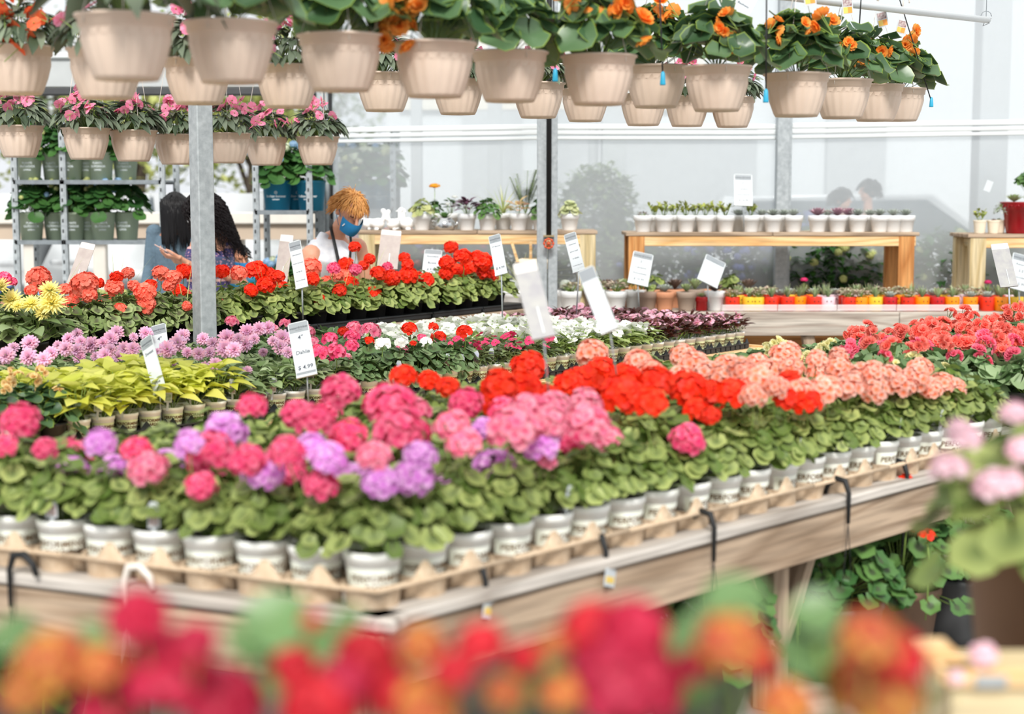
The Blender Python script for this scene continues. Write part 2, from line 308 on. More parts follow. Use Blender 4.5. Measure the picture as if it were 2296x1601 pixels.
def dirs(n, tmax, rnd, jit=.12):
    out=[]
    for i in range(n):
        z=1-(1-cos(tmax))*(i+.5)/n; a=i*2.39996+rnd.uniform(-jit,jit); r=sqrt(max(0,1-z*z)); out.append(Vector((r*cos(a),r*sin(a),z+rnd.uniform(-jit,jit)*.3)).normalized())
    return out
def umbel(seed, Rr=.05, n=30, tmax=R(112), L=.021, stalk=.2, bend=.02, flat=.85):
    rnd=random.Random(seed); mb=MB()
    for d in dirs(n,tmax,rnd):
        c=Vector((d.x*Rr,d.y*Rr,d.z*Rr*flat))*rnd.uniform(.78,1.14)
        floret(mb, frame(c,d+Vector((0,0,.15)),rnd.random()*6), L*rnd.uniform(.85,1.1), rnd=rnd)
        if rnd.random()<.5: mb.tube([(0,0,-Rr*.5),c*.9],.0012,3,mi=1,cap=False)
    mb.tube([(0,0,-Rr*.3),(bend*.6,0,-stalk*.5),(0,0,-stalk)],.0028,5,mi=1)
    for k in range(5): a=k*1.3; mb.tube([(0,0,-Rr*.5),(.015*cos(a),.015*sin(a),-Rr*.95)],.0018,3,mi=1)
    return mb.mesh('flower_head',[PET['magenta'],MT['stem_green']])
def dahlia(seed, Rr=.034, rings=((12,-.45,.9),(14,-.05,1.),(13,.35,1.),(11,.7,.9),(9,1.05,.75),(6,1.35,.5)), W=.46, stalk=.14, pointy=False, n=3):
    rnd=random.Random(seed); mb=MB(); pr=(lambda t:[.5,1.,.7,.05][min(3,int(t*3+.01))]) if pointy else (lambda t:[.4,1.,.9,.35][min(3,int(t*3+.01))])
    for q,(k,el,ln) in enumerate(rings):
        for i in range(k):
            petal(mb, xform((0,0,0),2*pi*(i+.5*q)/k+rnd.uniform(-.08,.08),el+rnd.uniform(-.12,.12)), Rr*ln*rnd.uniform(.9,1.1), Rr*W, .5,.12 if not pointy else -.05,0,n,pr)
    mb.ball((0,0,.004),(Rr*.2,Rr*.2,Rr*.16),8,mi=1)
    mb.tube([(0,0,-.002),(.006,0,-stalk*.5),(0,0,-stalk)],.0022,5,mi=1); mb.ball((0,0,-.004),(Rr*.28,Rr*.28,Rr*.15),8,mi=1)
    return mb.mesh('flower_head',[PET['dahlia'],MT['stem_green']])
def ngflower(seed, L=.026):
    rnd=random.Random(seed); mb=MB(); pr=lambda t:[.25,.8,1.1,.75][min(3,int(t*3+.01))]
    for k in range(5): petal(mb, xform((0,0,0),2*pi*k/5,rnd.uniform(.05,.35)),L*rnd.uniform(.9,1.1),L*1.02,.12,.2,0,3,pr)
    mb.ball((0,0,.003),(.003,.003,.005),6,mi=1); mb.tube([(0,0,0),(0,0,-.05)],.0012,4,mi=1)
    return mb.mesh('flower',[PET['ngpink'],MT['stem_green']])
def begflower(seed, L=.024, k=3, sp=.03):
    rnd=random.Random(seed); mb=MB(); pr=lambda t:[.4,.95,1.1,.8][min(3,int(t*3+.01))]
    for j in range(k):
        d=Vector((rnd.uniform(-1,1),rnd.uniform(-1,1),rnd.uniform(.1,.9))).normalized(); c=d*sp*(0 if k==1 else 1); M=frame(c,d,rnd.random()*6)
        for q,(m,el,ln) in enumerate(((5,.15,1.),(5,.65,.8),(4,1.15,.55))):
            for i in range(m): petal(mb, M@xform((0,0,0),2*pi*(i+.5*q)/m,el),L*ln,L*.95*ln,.35,-.25,0,3,pr)
        mb.tube([c,Vector((0,0,-.06))],.0017,4,mi=1,cap=False)
    return mb.mesh('flower_cluster',[PET['begcoral'],MT['stem_green']])
def headlet(seed, Rr=.03, n=26, L=.009, stalk=.1):      # dense small-flowered head (kalanchoe, hydrangea, yarrow)
    rnd=random.Random(seed); mb=MB()
    for d in dirs(n,R(105),rnd): floret(mb, frame(d*Rr*rnd.uniform(.9,1.05),d,rnd.random()*6), L,4,rnd=rnd,el=.25,W=1.1)
    mb.ball((0,0,0),(Rr*.8,Rr*.8,Rr*.7),10,mi=0)
    mb.tube([(0,0,-Rr*.3),(0,0,-stalk)],.002,4,mi=1)
    return mb.mesh('flower_head',[PET['hydblue'],MT['stem_green']])
# ---------------------------------------------------------------- foliage masses (origin = centre of the soil surface)
def fol_round(seed, Rr=.11, Hh=.16, n=34, lr=.034, mats=None, ruf=.1, cup=.15, low=-.03, nn=12, notch=.16, scal=.05):
    rnd=random.Random(seed); mb=MB()
    for i in range(n):
        u=(i+.5)/n; rr=Rr*sqrt(u)*rnd.uniform(.9,1.1); a=i*2.39996+rnd.uniform(-.3,.3)
        z=Hh*(1-.75*(rr/Rr)**2)*rnd.uniform(.72,1.08)+low*(rr/Rr)**3
        p=Vector((rr*cos(a),rr*sin(a),max(z,low))); nrm=Vector((cos(a)*rr/Rr*1.1+rnd.uniform(-.35,.35),sin(a)*rr/Rr*1.1+rnd.uniform(-.35,.35),1.))
        M=frame(p,nrm,rnd.random()*.3) ; q=M.to_3x3().inverted()@Vector((cos(a),sin(a),0)); M=M@Matrix.Rotation(atan2(q.y,q.x),4,'Z')
        leaf_round(mb,M,lr*rnd.uniform(.7,1.2),cup*rnd.uniform(.3,1.6),ruf,nn,0,rnd,notch,scal)
        if i%2==0: mb.tube([(rnd.uniform(-.01,.01),rnd.uniform(-.01,.01),-.01),p*.5+Vector((0,0,.01)),p],.0018,3,mi=1,cap=False)
    return mb.mesh('foliage',mats or [MT['lf_ger'],MT['stem_green']])
def fol_point(seed, Rr=.09, Hh=.1, n=34, L=.07, W=.028, mats=None, fold=.3, droop=.35, spread=1., low=-.02, prof=None, nn=4, el0=.15):
    rnd=random.Random(seed); mb=MB()
    for i in range(n):
        u=(i+.5)/n; rr=Rr*sqrt(u)*.75; a=i*2.39996+rnd.uniform(-.4,.4)
        z=Hh*(1-.7*(rr/Rr)**2)*rnd.uniform(.65,1.05)+low*(rr/Rr)**2
        el=(1.1-spread*1.2*(rr/Rr))*rnd.uniform(.7,1.1)+el0-.15
        leaf_point(mb, xform((rr*cos(a),rr*sin(a),z),a+rnd.uniform(-.5,.5),el,rnd.uniform(-.4,.4)),L*rnd.uniform(.7,1.15),W*rnd.uniform(.8,1.15),fold,droop,nn,0,prof)
        if i%3==0: mb.tube([(0,0,-.01),(rr*cos(a),rr*sin(a),z)],.002,3,mi=1,cap=False)
    return mb.mesh('foliage',mats or [MT['lf_nglight'],MT['stem_green']])
def fol_spiky(seed, n=12, L=.4, W=.012, mats=None, droop=.3, el=(.9,1.5)):
    rnd=random.Random(seed); mb=MB()
    for i in range(n): leaf_point(mb, xform((0,0,0),rnd.random()*6.3,rnd.uniform(*el),0),L*rnd.uniform(.6,1.1),W,.3,droop*rnd.uniform(.2,1.6),7,0,lambda t:1-.95*t)
    return mb.mesh('foliage',mats or [MT['lf_spike']])
def rosette(seed, Rr=.05, n=26, W=.5, mats=None, up=.35, z=0.):
    rnd=random.Random(seed); mb=MB()
    for i in range(n):
        t=i/n; ln=Rr*(1-.55*t); leaf_point(mb, xform((0,0,z+t*Rr*.15),i*2.39996,up+t*1.05,0),ln,ln*W,.45,-.15,3,0,lambda q:[.45,.9,.85,.1][min(3,int(q*3+.01))])
    return mb.mesh('foliage',mats or [MT['su_green']])
def jade(seed, Hh=.11, n=34, mats=None, L=.040, Rr=.07):
    rnd=random.Random(seed); mb=MB()
    for b in range(5):
        a=b*1.257+rnd.random(); tip=Vector((Rr*.7*cos(a),Rr*.7*sin(a),Hh*rnd.uniform(.5,1.))); mb.tube([(0,0,-.01),tip],.003,4,mi=1)
        for k in range(n//5):
            p=tip*(.45+.55*k/(n//5)); leaf_point(mb,xform(p,rnd.random()*6.3,rnd.uniform(.1,1.),0),L,L*.62,.4,-.1,3,0,lambda q:[.35,.9,1.,.5][min(3,int(q*3+.01))])
    return mb.mesh('foliage',mats or [MT['su_jade'],MT['stem_green']])
# ---------------------------------------------------------------- pots
def pot_mesh(rt, rb, h, rim=.012, seg=28, mats=None, lip=.003, band=None, label=None, name='pot', inner=True):
    mb=MB(); pr=[(rb*.02,0),(rb,0),(rb+(rt-rb)*.93*(1-rim/h),h-rim),(rt-.0005,h-rim+.001),(rt,h-.002),(rt-.002,h),(rt-lip,h-.001)]
    if inner: pr+=[(rb+(rt-rb)*.6-lip,h*.6)]
    mb.lathe(pr,seg)
    rad=lambda z: rb+(rt-rb)*.93*(z/h)
    if band:
        z0,z1,a0,a1,mi=band; st=14; vs=[]; 
        for i in range(st+1):
            a=a0+(a1-a0)*i/st
            for z in (z0,z1): r=rad(z)+.0007; vs.append((r*cos(a),r*sin(a),z))
        mb.add(vs,[(2*i,2*i+2,2*i+3,2*i+1) for i in range(st)],mi=mi)
    for (s,size,zc,ang,mi) in (label or []):
        vs,fs=text(s,size,bold=.0006); out=[]
        for v in vs: z=zc+v.y; r=rad(z)+.0016; a=ang+v.x/r; out.append((r*cos(a),r*sin(a),z))
        mb.add(out,fs,mi=mi)
    return mb.mesh(name,mats or [MT['pot_white']])
def printed_pot(rt,rb,h,band='pot_green'):
    return pot_mesh(rt,rb,h,.014*h/.1,28,[MT['pot_white'],MT[band],MT['ink_brown'],MT['ink_leaf']],
        band=(h*.06,h*.74,-pi/2-1.35,-pi/2+1.35,1),
        label=[('PERFORMING',h*.175,h*.57,-pi/2+.12,2),('GARDENS',h*.16,h*.41,-pi/2+.35,2),('(i',h*.13,h*.17,-pi/2+.2,3)])
def soil_mesh(r):
    mb=MB(); rnd=random.Random(3); n=16; vs=[(0,0,.004)]+[(r*q*cos(2*pi*i/n),r*q*sin(2*pi*i/n),rnd.uniform(-.002,.004)) for q in (.5,1) for i in range(n)]
    fs=[(0,1+i,1+(i+1)%n) for i in range(n)]+[(1+i,1+n+i,1+n+(i+1)%n,1+(i+1)%n) for i in range(n)]
    return mb.add(vs,fs).mesh('soil',[MT['soil']])
def tag_mesh(w=.022,h=.055,pic='tag_pic'):
    mb=MB(); P=[(-w/2,0),(w/2,0),(w/2,h*.78),(w*.28,h),(-w*.28,h),(-w/2,h*.78)]
    M=Matrix.Rotation(pi/2,4,'X'); mb.prism(P,.0008,M,0)
    mb.box((0,-.0007,h*.30),(w*.8,.0006,h*.42),mi=1); mb.box((0,-.0007,h*.68),(w*.8,.0006,h*.25),mi=2)
    mb.box((0,0,-h*.25),(w*.3,.0008,h*.55),mi=0)
    vs,fs=text('PW',h*.13); mb.add([(v.x,-.0014,v.y+h*.72) for v in vs],fs,mi=0)
    return mb.mesh('plant_tag',[MT['card'],MT[pic],MT['tag_lilac']])
def basket_mesh():
    h,rt,rb=.18,.135,.094; seg=80
    fl=lambda a,k: 1+(.060*(((a*20/(2*pi)+.01)%1)-.5)*(1 if k in(3,4) else .5) if k in (2,3,4,5) else 0)
    pr=[(.01,0),(rb*.93,0),(rb,.012),(rb+.017,.06),(rb+.03,.11),(rt-.011,.142),(rt-.004,.145),(rt-.001,.170),(rt+.006,.172),(rt+.007,.18),(rt-.006,.179),(rt-.012,.12)]
    return MB().lathe(pr,seg,flute=fl).mesh('basket',[MT['basket']])
def hanger_mesh(top=.42):
    mb=MB()
    for k in range(3):
        a=k*2.094+.5; mb.tube([(.134*cos(a),.134*sin(a),.15),(.134*cos(a),.134*sin(a),.185),(.05*cos(a),.05*sin(a),.18+top*.6),(0,0,.18+top)],.0017,4)
    hk=[(0,0,.18+top)]+[(.018-.018*cos(t),0,.2+top+.03+.02*sin(t)) for t in (0,.8,1.6,2.4,3.1)]
    mb.tube([(0,0,.18+top),(0,0,.235+top)]+[(.02-.02*cos(t),0,.235+top+.02*sin(t)) for t in (.8,1.6,2.4,3.1,3.6)],.0038,6)
    mb.ball((0,0,.18+top),(.008,.008,.012),8)
    return mb.mesh('hanger',[MT['hanger']])
def wm(o): return Matrix.Translation(o.location)@Euler(o.rotation_euler).to_matrix().to_4x4()
def boardM(p0,p1,up=(0,0,1)):
    p0=Vector(p0); p1=Vector(p1); x=(p1-p0).normalized(); y=Vector(up).cross(x)
    y = Vector((0,1,0)) if y.length<1e-4 else y.normalized(); z=x.cross(y)
    m=Matrix((x,y,z)).transposed().to_4x4(); m.translation=(p0+p1)/2; return m
def board(name,p0,p1,wy,hz,m,parent=None,bev=.004,up=(0,0,1),label=None):
    L=(Vector(p1)-Vector(p0)).length; me=MB().box((0,0,0),(L,wy,hz),bev=bev).mesh(name,[m]); M=boardM(p0,p1,up)
    o=bpy.data.objects.new(name,me); C.objects.link(o)
    if parent is not None: o.parent=parent; M=wm(parent).inverted()@M
    o.matrix_local=M
    if label: o['label']=label
    return o
def V2(a): return Vector((a[0],a[1],0))
# ---- prototypes of meshes shared by all copies
POT6=printed_pot(.073,.052,.15,'pot_mint'); POT4=printed_pot(.056,.040,.105); POT4S=printed_pot(.05,.036,.10)
SOIL6=soil_mesh(.068); SOIL4=soil_mesh(.052)
TAGR=tag_mesh(.03,.07,'tag_pic'); TAGG=tag_mesh(.032,.07,'tag_picg')
UMB=[umbel(k,.05,30) for k in range(4)]; UMBT=[umbel(10+k,.045,34,R(125),.022,.16) for k in range(3)]
UMBS=[umbel(20+k,.038,14,R(100),.024,.16) for k in range(2)]
SG=MT['stem_green']
GERF=[fol_round(30+k,.105,.175,52,.030,[MT['lf_ger'],SG],low=.005) for k in range(4)]
GERZ=[fol_round(40+k,.16,.17,66,.036,[MT['lf_ger'],SG],ruf=.14) for k in range(3)]
GERM=[fol_round(50+k,.09,.15,34,.03,[MT['lf_gerd'],SG],ruf=.1) for k in range(3)]
BEGF=[fol_round(60+k,.15,.15,36,.05,[MT['lf_begdark'],SG],ruf=.16,notch=.1,scal=.05,cup=.3) for k in range(3)]
BEGS=[fol_round(65+k,.10,.15,22,.045,[MT['lf_begonia'],SG],ruf=.12,notch=.2,scal=.03) for k in range(2)]
LIME=[fol_point(70+k,.11,.16,30,.085,.07,[MT['lf_lime'],SG],.2,.5,1.,-.03,HEART,5) for k in range(3)]
DAHF=[fol_point(80+k,.09,.12,34,.07,.04,[MT['lf_dahlia'],SG],.25,.5,1.,-.02,None,4) for k in range(3)]
NGD=[fol_point(90+k,.09,.10,46,.07,.026,[MT['lf_ngdark'],SG],.3,.3,.8) for k in range(3)]
NGS=[fol_point(95+k,.09,.09,42,.075,.028,[MT['lf_ngstripe'],SG],.3,.5,1.) for k in range(2)]
NGL=[fol_point(98+k,.09,.10,42,.075,.03,[MT['lf_nglight'],SG],.3,.5,1.) for k in range(2)]
NGFL=[ngflower(k) for k in range(3)]; DAH=[dahlia(k) for k in range(3)]; BEG=[begflower(k,.026,6,.036) for k in range(3)]
DAHY=[dahlia(5+k,.055,((16,-.1,1.),(16,.25,1.),(16,.55,.95),(14,.85,.8),(12,1.15,.65),(8,1.4,.4)),.2,.25,True,4) for k in range(2)]
rnd=random.Random(11)
def pick_plant(px,py,plants,zt,key='top'):
    best=None
    for q in plants:
        p=AY(px,py,q['p'].y); dx=abs(p.x-q['p'].x); c=dx*2.2+abs(p.z-zt)+.03*len(q['heads'])
        if dx<.25 and (best is None or c<best[0]): best=(c,q,p)
    return best
def add_head(q, p, me, dia, m, base=.134, name='flower_head', tilt=0.):
    o=q['o']; loc=Vector(p)-o.location; zs=q['soil']+.03
    ax=(loc-Vector((loc.x*.25,loc.y*.25,zs))); ax=ax.normalized() if ax.length>.05 else Vector((0,0,1))
    if ax.z<.5: ax.z=.5; ax.normalize()
    if tilt: ax=(ax+Vector((rnd.uniform(-.5,.5),-tilt,0))).normalized()
    rz=o.rotation_euler.z; loc=Matrix.Rotation(-rz,3,'Z')@loc; ax=Matrix.Rotation(-rz,3,'Z')@ax
    e=(ax.to_track_quat('Z','Y')@Euler((0,0,rnd.random()*6)).to_quaternion()).to_euler()
    h=part(name,me,o,loc,e,dia/base,[m]); q['heads'].append(h); return h
def heads(lst, plants, zt, meshes, key, base=.134, name='flower_head', tilt=0., off=.0):
    for t in lst:
        px,py,w,c=t[:4]; b=pick_plant(px,py,plants,zt)
        if b:
            _,q,p=b; Yh=q['p'].y-off+rnd.uniform(-.03,.03); p=AY(px,py,Yh); add_head(q,p,rnd.choice(meshes),w*p.y/FP,PET[c],base,name,tilt); q['cols'].append(c)
# ================================================================= FRONT BENCH
BZ=.70
C0=GZ(850,1385,.715); C1=GZ(2250,1022,.715); C2=GZ(0,1280,.715)
dF=(C1-C0).normalized(); lF=(C2-C0).normalized(); nF=Vector((-dF.y,dF.x,0))
LEN=7.2; WID=1.5
fb=thing('plant_bench','long weathered timber bench in front carrying pink, red and salmon geraniums','bench',(C0.x,C0.y,0))
E1=C0+dF*LEN; E2=C0+lF*WID; E3=E1+lF*WID
zc=Vector((0,0,-.0175))
board('rim_cap',C0+lF*.04+zc,E1+lF*.04+zc,.09,.035,MT['wood_cap'],fb,.008)
board('rim_cap',C0+dF*.04+zc-lF*.03,E2+dF*.04+zc,.09,.035,MT['wood_cap'],fb,.008)
za=Vector((0,0,-.115))
board('apron',C0+za+lF*.03,E1+za+lF*.03,.038,.145,MT['wood_board'],fb,.004)
board('apron',C0+za+dF*.03,E2+za+dF*.03,.038,.145,MT['wood_board'],fb,.004)
zz=Vector((0,0,BZ-.012-.715))
for k in range(12):
    o=lF*(.13+k*.122); board('slat',C0+o+zz+dF*.05,E1+o+zz,.095,.022,MT['wood_cap'],fb,.003)
def legs(P,braces=True):
    P=Vector((P.x,P.y,0)); board('leg',P,P+Vector((0,0,.60)),.085,.085,MT['wood_board'],fb,.004,up=nF)
    if braces:
        for sgn in (-1,1): board('brace',P+dF*.02*sgn+Vector((0,0,.2)),P+dF*.22*sgn+Vector((0,0,.56)),.04,.085,MT['wood_board'],fb,.004,up=nF)
s1=(GZ(1712,1190,.6)-C0).dot(dF)
for s in (.1,s1,s1*2-.1,s1*3,LEN-.1):
    legs(C0+dF*s+nF*.16); legs(C0+dF*s+nF*1.25,False)
# plants
def potrow(j): return 'front' if j==0 else nth(j+1)
FRONT=[]; sp=.157
nI=int(3.35/sp)
for j in range(9):
    for i in range(nI):
        P=C0+dF*(.115+i*sp)+lF*(.115+j*sp); P=Vector((P.x,P.y,BZ+.004))
        if not (seen(P+Vector((0,0,.2)),90)): continue
        FRONT.append(dict(p=P,i=i,j=j,heads=[],cols=[],soil=.135))
def zcol(q):
    x,y=proj(q['p']+Vector((0,0,.35)))
    if x<1250 and y>860 or x<1420 and y>930: return rnd.choice(['magenta','lavender','pink'])
    if y<900 and 860<x<1500 or (1250<x<1700 and y>860): return 'red'
    return 'salmon'
for q in FRONT:
    q['c']=zcol(q); q['o']=thing('potted_geranium','','potted plant',q['p'],rnd.uniform(-.5,.5) if q['i'] and q['j'] else rnd.uniform(-.35,.35)+(.75 if q['i'] and q['j']==0 else 0),'geraniums on the front bench')
    o=q['o']; part('pot',POT6,o); 
    if q['i']<2 or q['j']<2: part('soil',SOIL6,o,(0,0,.135))
    part('foliage',rnd.choice(GERF),o,(0,0,.135),(0,0,rnd.random()*6),rnd.uniform(.95,1.12)*(.9 if q['i']==0 or q['j']==0 else 1))
FH='''45 945 92 M;10 1000 60 M;100 1008 60 M;165 1030 105 M;225 995 78 L;165 1062 85 L;255 1050 70 L;305 1010 70 M;330 1050 95 P;325 1097 85 L;385 1048 95 L;425 995 75 L;450 1090 75 M;470 1018 115 M;505 968 105 L;565 912 72 M;555 1035 90 M;590 1060 95 L;562 1106 78 L;640 1015 85 M;655 1060 75 M;700 1003 75 L;735 1030 88 L;722 1087 85 M;665 930 78 M;705 945 90 M;765 880 98 M;735 925 70 M;780 980 92 M;838 1025 84 P;800 1072 80 L;852 1082 92 L;898 970 130 M;875 912 120 M;930 925 80 P;925 1072 98 L;943 1022 82 L;1000 1085 52 L;1012 955 84 P;1040 995 80 P;1045 905 80 M;1085 962 62 L;1110 1052 102 L;1150 965 120 P;1190 925 105 P;1130 925 80 M;1212 995 90 L;1235 950 90 P;1285 990 92 M;1320 950 105 P;1310 908 86 P;1362 985 78 P;1240 912 80 P;1540 985 82 M;1225 1030 50 P;1170 1010 70 P;
905 845 62 R;962 855 56 R;1003 868 58 R;1120 868 92 R;1185 825 86 R;1170 880 108 R;1225 890 66 R;1118 905 76 R;1312 868 112 R;1345 835 76 R;1275 862 70 R;1400 888 112 R;1405 848 76 R;1472 858 86 R;1460 905 82 R;1540 872 92 R;1560 922 66 R;1592 888 82 R;1645 882 82 R;1772 858 66 R;1808 900 72 R;1762 896 62 R;1592 932 50 R;
1327 795 78 S;1432 812 66 S;1460 832 62 S;1532 798 62 S;1556 820 76 S;1584 845 80 S;1622 852 76 S;1628 820 64 S;1664 832 72 S;1700 852 80 S;1762 800 78 S;1700 818 60 S;1732 838 78 S;1775 828 60 S;1690 888 64 S;1842 838 76 S;1880 830 70 S;1852 872 76 S;1902 868 78 S;1934 846 72 S;1962 878 66 S;1992 850 72 S;2022 866 70 S;2052 848 70 S;2084 872 62 S;2112 862 62 S;2142 872 54 S;2062 828 60 S;1832 808 54 S;1792 876 66 S;1960 835 60 S;1740 870 60 S;1830 905 50 S;1525 850 70 S;1880 800 50 S'''
KC=dict(M='magenta',L='lavender',P='pink',R='red',S='salmon',C='coral',W='white',B='magenta',O='coral')
def parse(t): return [(float(a),float(b),float(c),KC.get(d,d)) for a,b,c,d in (x.split() for x in t.replace('\n','').split(';') if x.strip())]
heads(parse(FH),FRONT,1.08,UMB,'f',.120,off=.07)
CN=dict(magenta='magenta pink',pink='soft pink',lavender='lavender pink',red='bright red',salmon='salmon',coral='coral',white='white')
for q in FRONT:
    c=max(set(q['cols']),key=q['cols'].count) if q['cols'] else None
    d=(CN[c]+' flowering geranium') if c else 'leafy geranium without bloom'
    q['o']['label']=f"{d}, {potrow(q['j'])} row from timber rim, {nth(q['i']+1)} along from bench corner"
for (i,j,y) in ((9,0,.3),(4,0,.2)):
    pass
def tagat(q,m,dx=0.,dy=-.03,dz=.12,tilt=.12,rz=.2): part('plant_tag',m,q['o'],(dx,dy,dz+.02),(tilt,0,rz))
for q in FRONT:
    if (q['i'],q['j']) in ((0,6),(0,4),(4,0),(11,0),(15,0),(17,0),(8,1)): tagat(q,TAGR,0,-.072,.14)
def pulp_tray():
    mb=MB(); n=3; s=sp; L=n*s; cx,sx=lF.dot(dF),lF.dot(nF); ps=lambda x,y,z=0: Vector((x+y*cx,y*sx,z)); an=atan2(sx,cx)
    for i in range(n):
        for j in range(n): mb.lathe([(.0,-.002),(.057,-.002),(.061,.002),(.0695,.064),(.0695,.07),(.078,.072),(.078,.067),(.069,.06),(.0625,.002)],22,Matrix.Translation(ps((i+.5)*s,(j+.5)*s)))
    def bar(p,q): mb.tube([p,q],.0075,6)
    bar(ps(0,0,.068),ps(L,0,.068)); bar(ps(0,L,.068),ps(L,L,.068)); bar(ps(0,0,.068),ps(0,L,.068)); bar(ps(L,0,.068),ps(L,L,.068))
    for a in range(n+1):
        for b in range(n+1):
            if a in(0,n) and b in(0,n): continue
            for ang in ((0,) if b in(0,n) else (an,) if a in(0,n) else (0,an)):
                M=Matrix.Translation(ps(a*s,b*s,.066))@Matrix.Rotation(ang,4,'Z'); w=.05; t=.004
                mb.add([(-w,-t,0),(w,-t,0),(.008,-.001,.05),(-.008,-.001,.05),(-w,t,0),(w,t,0),(.008,.001,.05),(-.008,.001,.05)],[(0,1,2,3),(5,4,7,6),(0,3,7,4),(1,5,6,2),(3,2,6,7)],M)
    return mb.mesh('pulp_tray',[MT['pulp']])
PTs=pulp_tray()
angF=atan2(dF.y,dF.x)
k=0
for a in range(7):
    for b in range(3):
        if a and b: continue
        P=C0+dF*(.115-sp/2+a*3*sp)+lF*(.115-sp/2+b*3*sp)
        lab=('beige pulp tray at the bench corner holding white pots' if a==0 and b==0 else f"beige pulp pot tray, {nth(a+b)} {'along the right side' if b==0 else 'up the left end'} of the front bench")
        solo('pulp_tray',PTs,lab,'tray',(P.x,P.y,BZ),(0,0,angF),1,'pulp trays on the front bench')
# ---- begonias at the far end
BEGP=[]; sb=.23; s0=3.45
for j in range(7):
    for i in range(16):
        P=C0+dF*(s0+i*sb)+lF*(.14+j*sb*.92)
        if i<3 and j<2: continue
        P=Vector((P.x,P.y,BZ))
        if seen(P+Vector((0,0,.2)),80): BEGP.append(dict(p=P,i=i,j=j,heads=[],cols=[],soil=.15))
POTB=pot_mesh(.095,.07,.16,.02,24,[MT['pot_black']],.004)
for q in BEGP:
    q['o']=thing('potted_begonia','','potted plant',q['p'],rnd.random()*6,'begonias at the far end of the front bench'); q['cz']='yellow' if q['i']<3 else None
    part('pot',POTB,q['o']); part('foliage',rnd.choice(BEGF),q['o'],(0,0,.15),(0,0,rnd.random()*6),rnd.uniform(.85,1.1))
BH='''1940 735 36 C;1960 750 40 C;1950 775 44 C;2000 780 50 C;1990 750 30 C;2035 790 46 C;2070 750 50 C;2090 735 40 C;2110 745 44 C;2060 775 44 C;2130 705 30 C;2160 700 36 C;2180 715 34 C;2200 735 44 C;2225 725 46 C;2250 740 40 C;2235 760 44 C;2260 705 44 C;2280 690 34 C;2285 745 40 C;2210 775 44 K;2190 790 40 K;2240 790 44 K;2275 800 46 K;2140 800 36 K;2075 790 36 K;2030 810 36 K;1925 800 44 K;1900 795 30 K;2180 830 36 K;2205 815 40 K;2250 850 46 C;2230 865 40 C;2280 830 40 K;1985 800 34 K;1900 785 24 K;2150 770 40 C;2120 770 40 C;2015 740 30 C;2270 770 44 C;2160 740 36 C;
1720 785 34 Y;1740 770 34 Y;1760 775 30 Y;1840 790 40 Y;1860 775 34 Y;1810 800 30 Y;1700 795 30 Y;1880 795 24 Y;1970 815 40 Y;1950 815 34 Y;2005 820 34 Y;2050 810 44 Y;2100 820 40 Y;2115 830 34 Y;2180 845 40 Y;2200 850 44 Y;2215 870 40 Y;2190 870 30 Y;2160 880 30 Y;1790 810 30 Y;1870 810 30 Y'''
KC.update(C='begcoral',K='begpink',Y='begyellow')
heads(parse(BH),BEGP,1.05,BEG,'b',.10,'flower_cluster',.9); KC.update(C='coral')
for q in BEGP:
    if q['i']>=4 and q['heads']:
        for _ in range(3):
            a=rnd.random()*6.3; r=rnd.uniform(.02,.13); add_head(q,Vector((q['p'].x+r*cos(a),q['p'].y+r*sin(a),BZ+.15+.19-.35*r)),rnd.choice(BEG),.10*rnd.uniform(.8,1.15),PET[q['cols'][0]],.10,'flower_cluster',.9)
BN=dict(begcoral='coral',begpink='rose pink',begyellow='pale yellow')
for q in BEGP:
    c=max(set(q['cols']),key=q['cols'].count) if q['cols'] else None
    q['o']['label']=f"{BN[c]+' flowering' if c else 'leafy'} begonia in black pot, {potrow(q['j'])} row in, {nth(q['i']+1)} past the salmon geraniums"
# ================================================================= MIDDLE BENCH
T0=GZ(170,1003,.705); T1=GZ(1690,778,.705); dM=(T1-T0).normalized(); nM=Vector((-dM.y,dM.x,0)); LM=(T1-T0).length
def s_of(px):
    best=None
    for k in range(-150,700):
        s=k*.01; x,_=proj(T0+dM*s)
        if best is None or abs(x-px)<best[0]: best=(abs(x-px),s)
    return best[1]
mid=thing('slatted_bench','timber slatted bench in the middle loaded with small white printed pots in black trays','bench',(T0.x,T0.y,0))
zs=Vector((0,0,.688-.705))
for k in range(13):
    o=nM*(-.27+k*.132); board('slat',T0-dM*1.6+o+zs,T1+dM*.06+o+zs,.115,.024,MT['wood_new'],mid,.003)
board('front_rail',T0-dM*1.6-nM*.335+Vector((0,0,-.055)),T1+dM*.06-nM*.335+Vector((0,0,-.055)),.036,.12,MT['wood_new'],mid,.003)
board('end_rail',T1+dM*.08-nM*.33+Vector((0,0,-.055)),T1+dM*.08+nM*1.4+Vector((0,0,-.055)),.036,.12,MT['wood_new'],mid,.003)
for s in (-1.4,.6,2.8,LM-.05):
    for n in (-.25,1.25): P=V2(T0+dM*s+nM*n); board('leg',P,P+Vector((0,0,.674)),.085,.085,MT['wood_new'],mid,.004,up=nM)
sm=.118
S_LIME,S_DAH,S_IVY,S_NGS,S_NGL,S_NGD=s_of(165),s_of(505),s_of(770),s_of(1085),s_of(1275),s_of(1478)
MIDP=[]
i0=int(-1.5/sm)
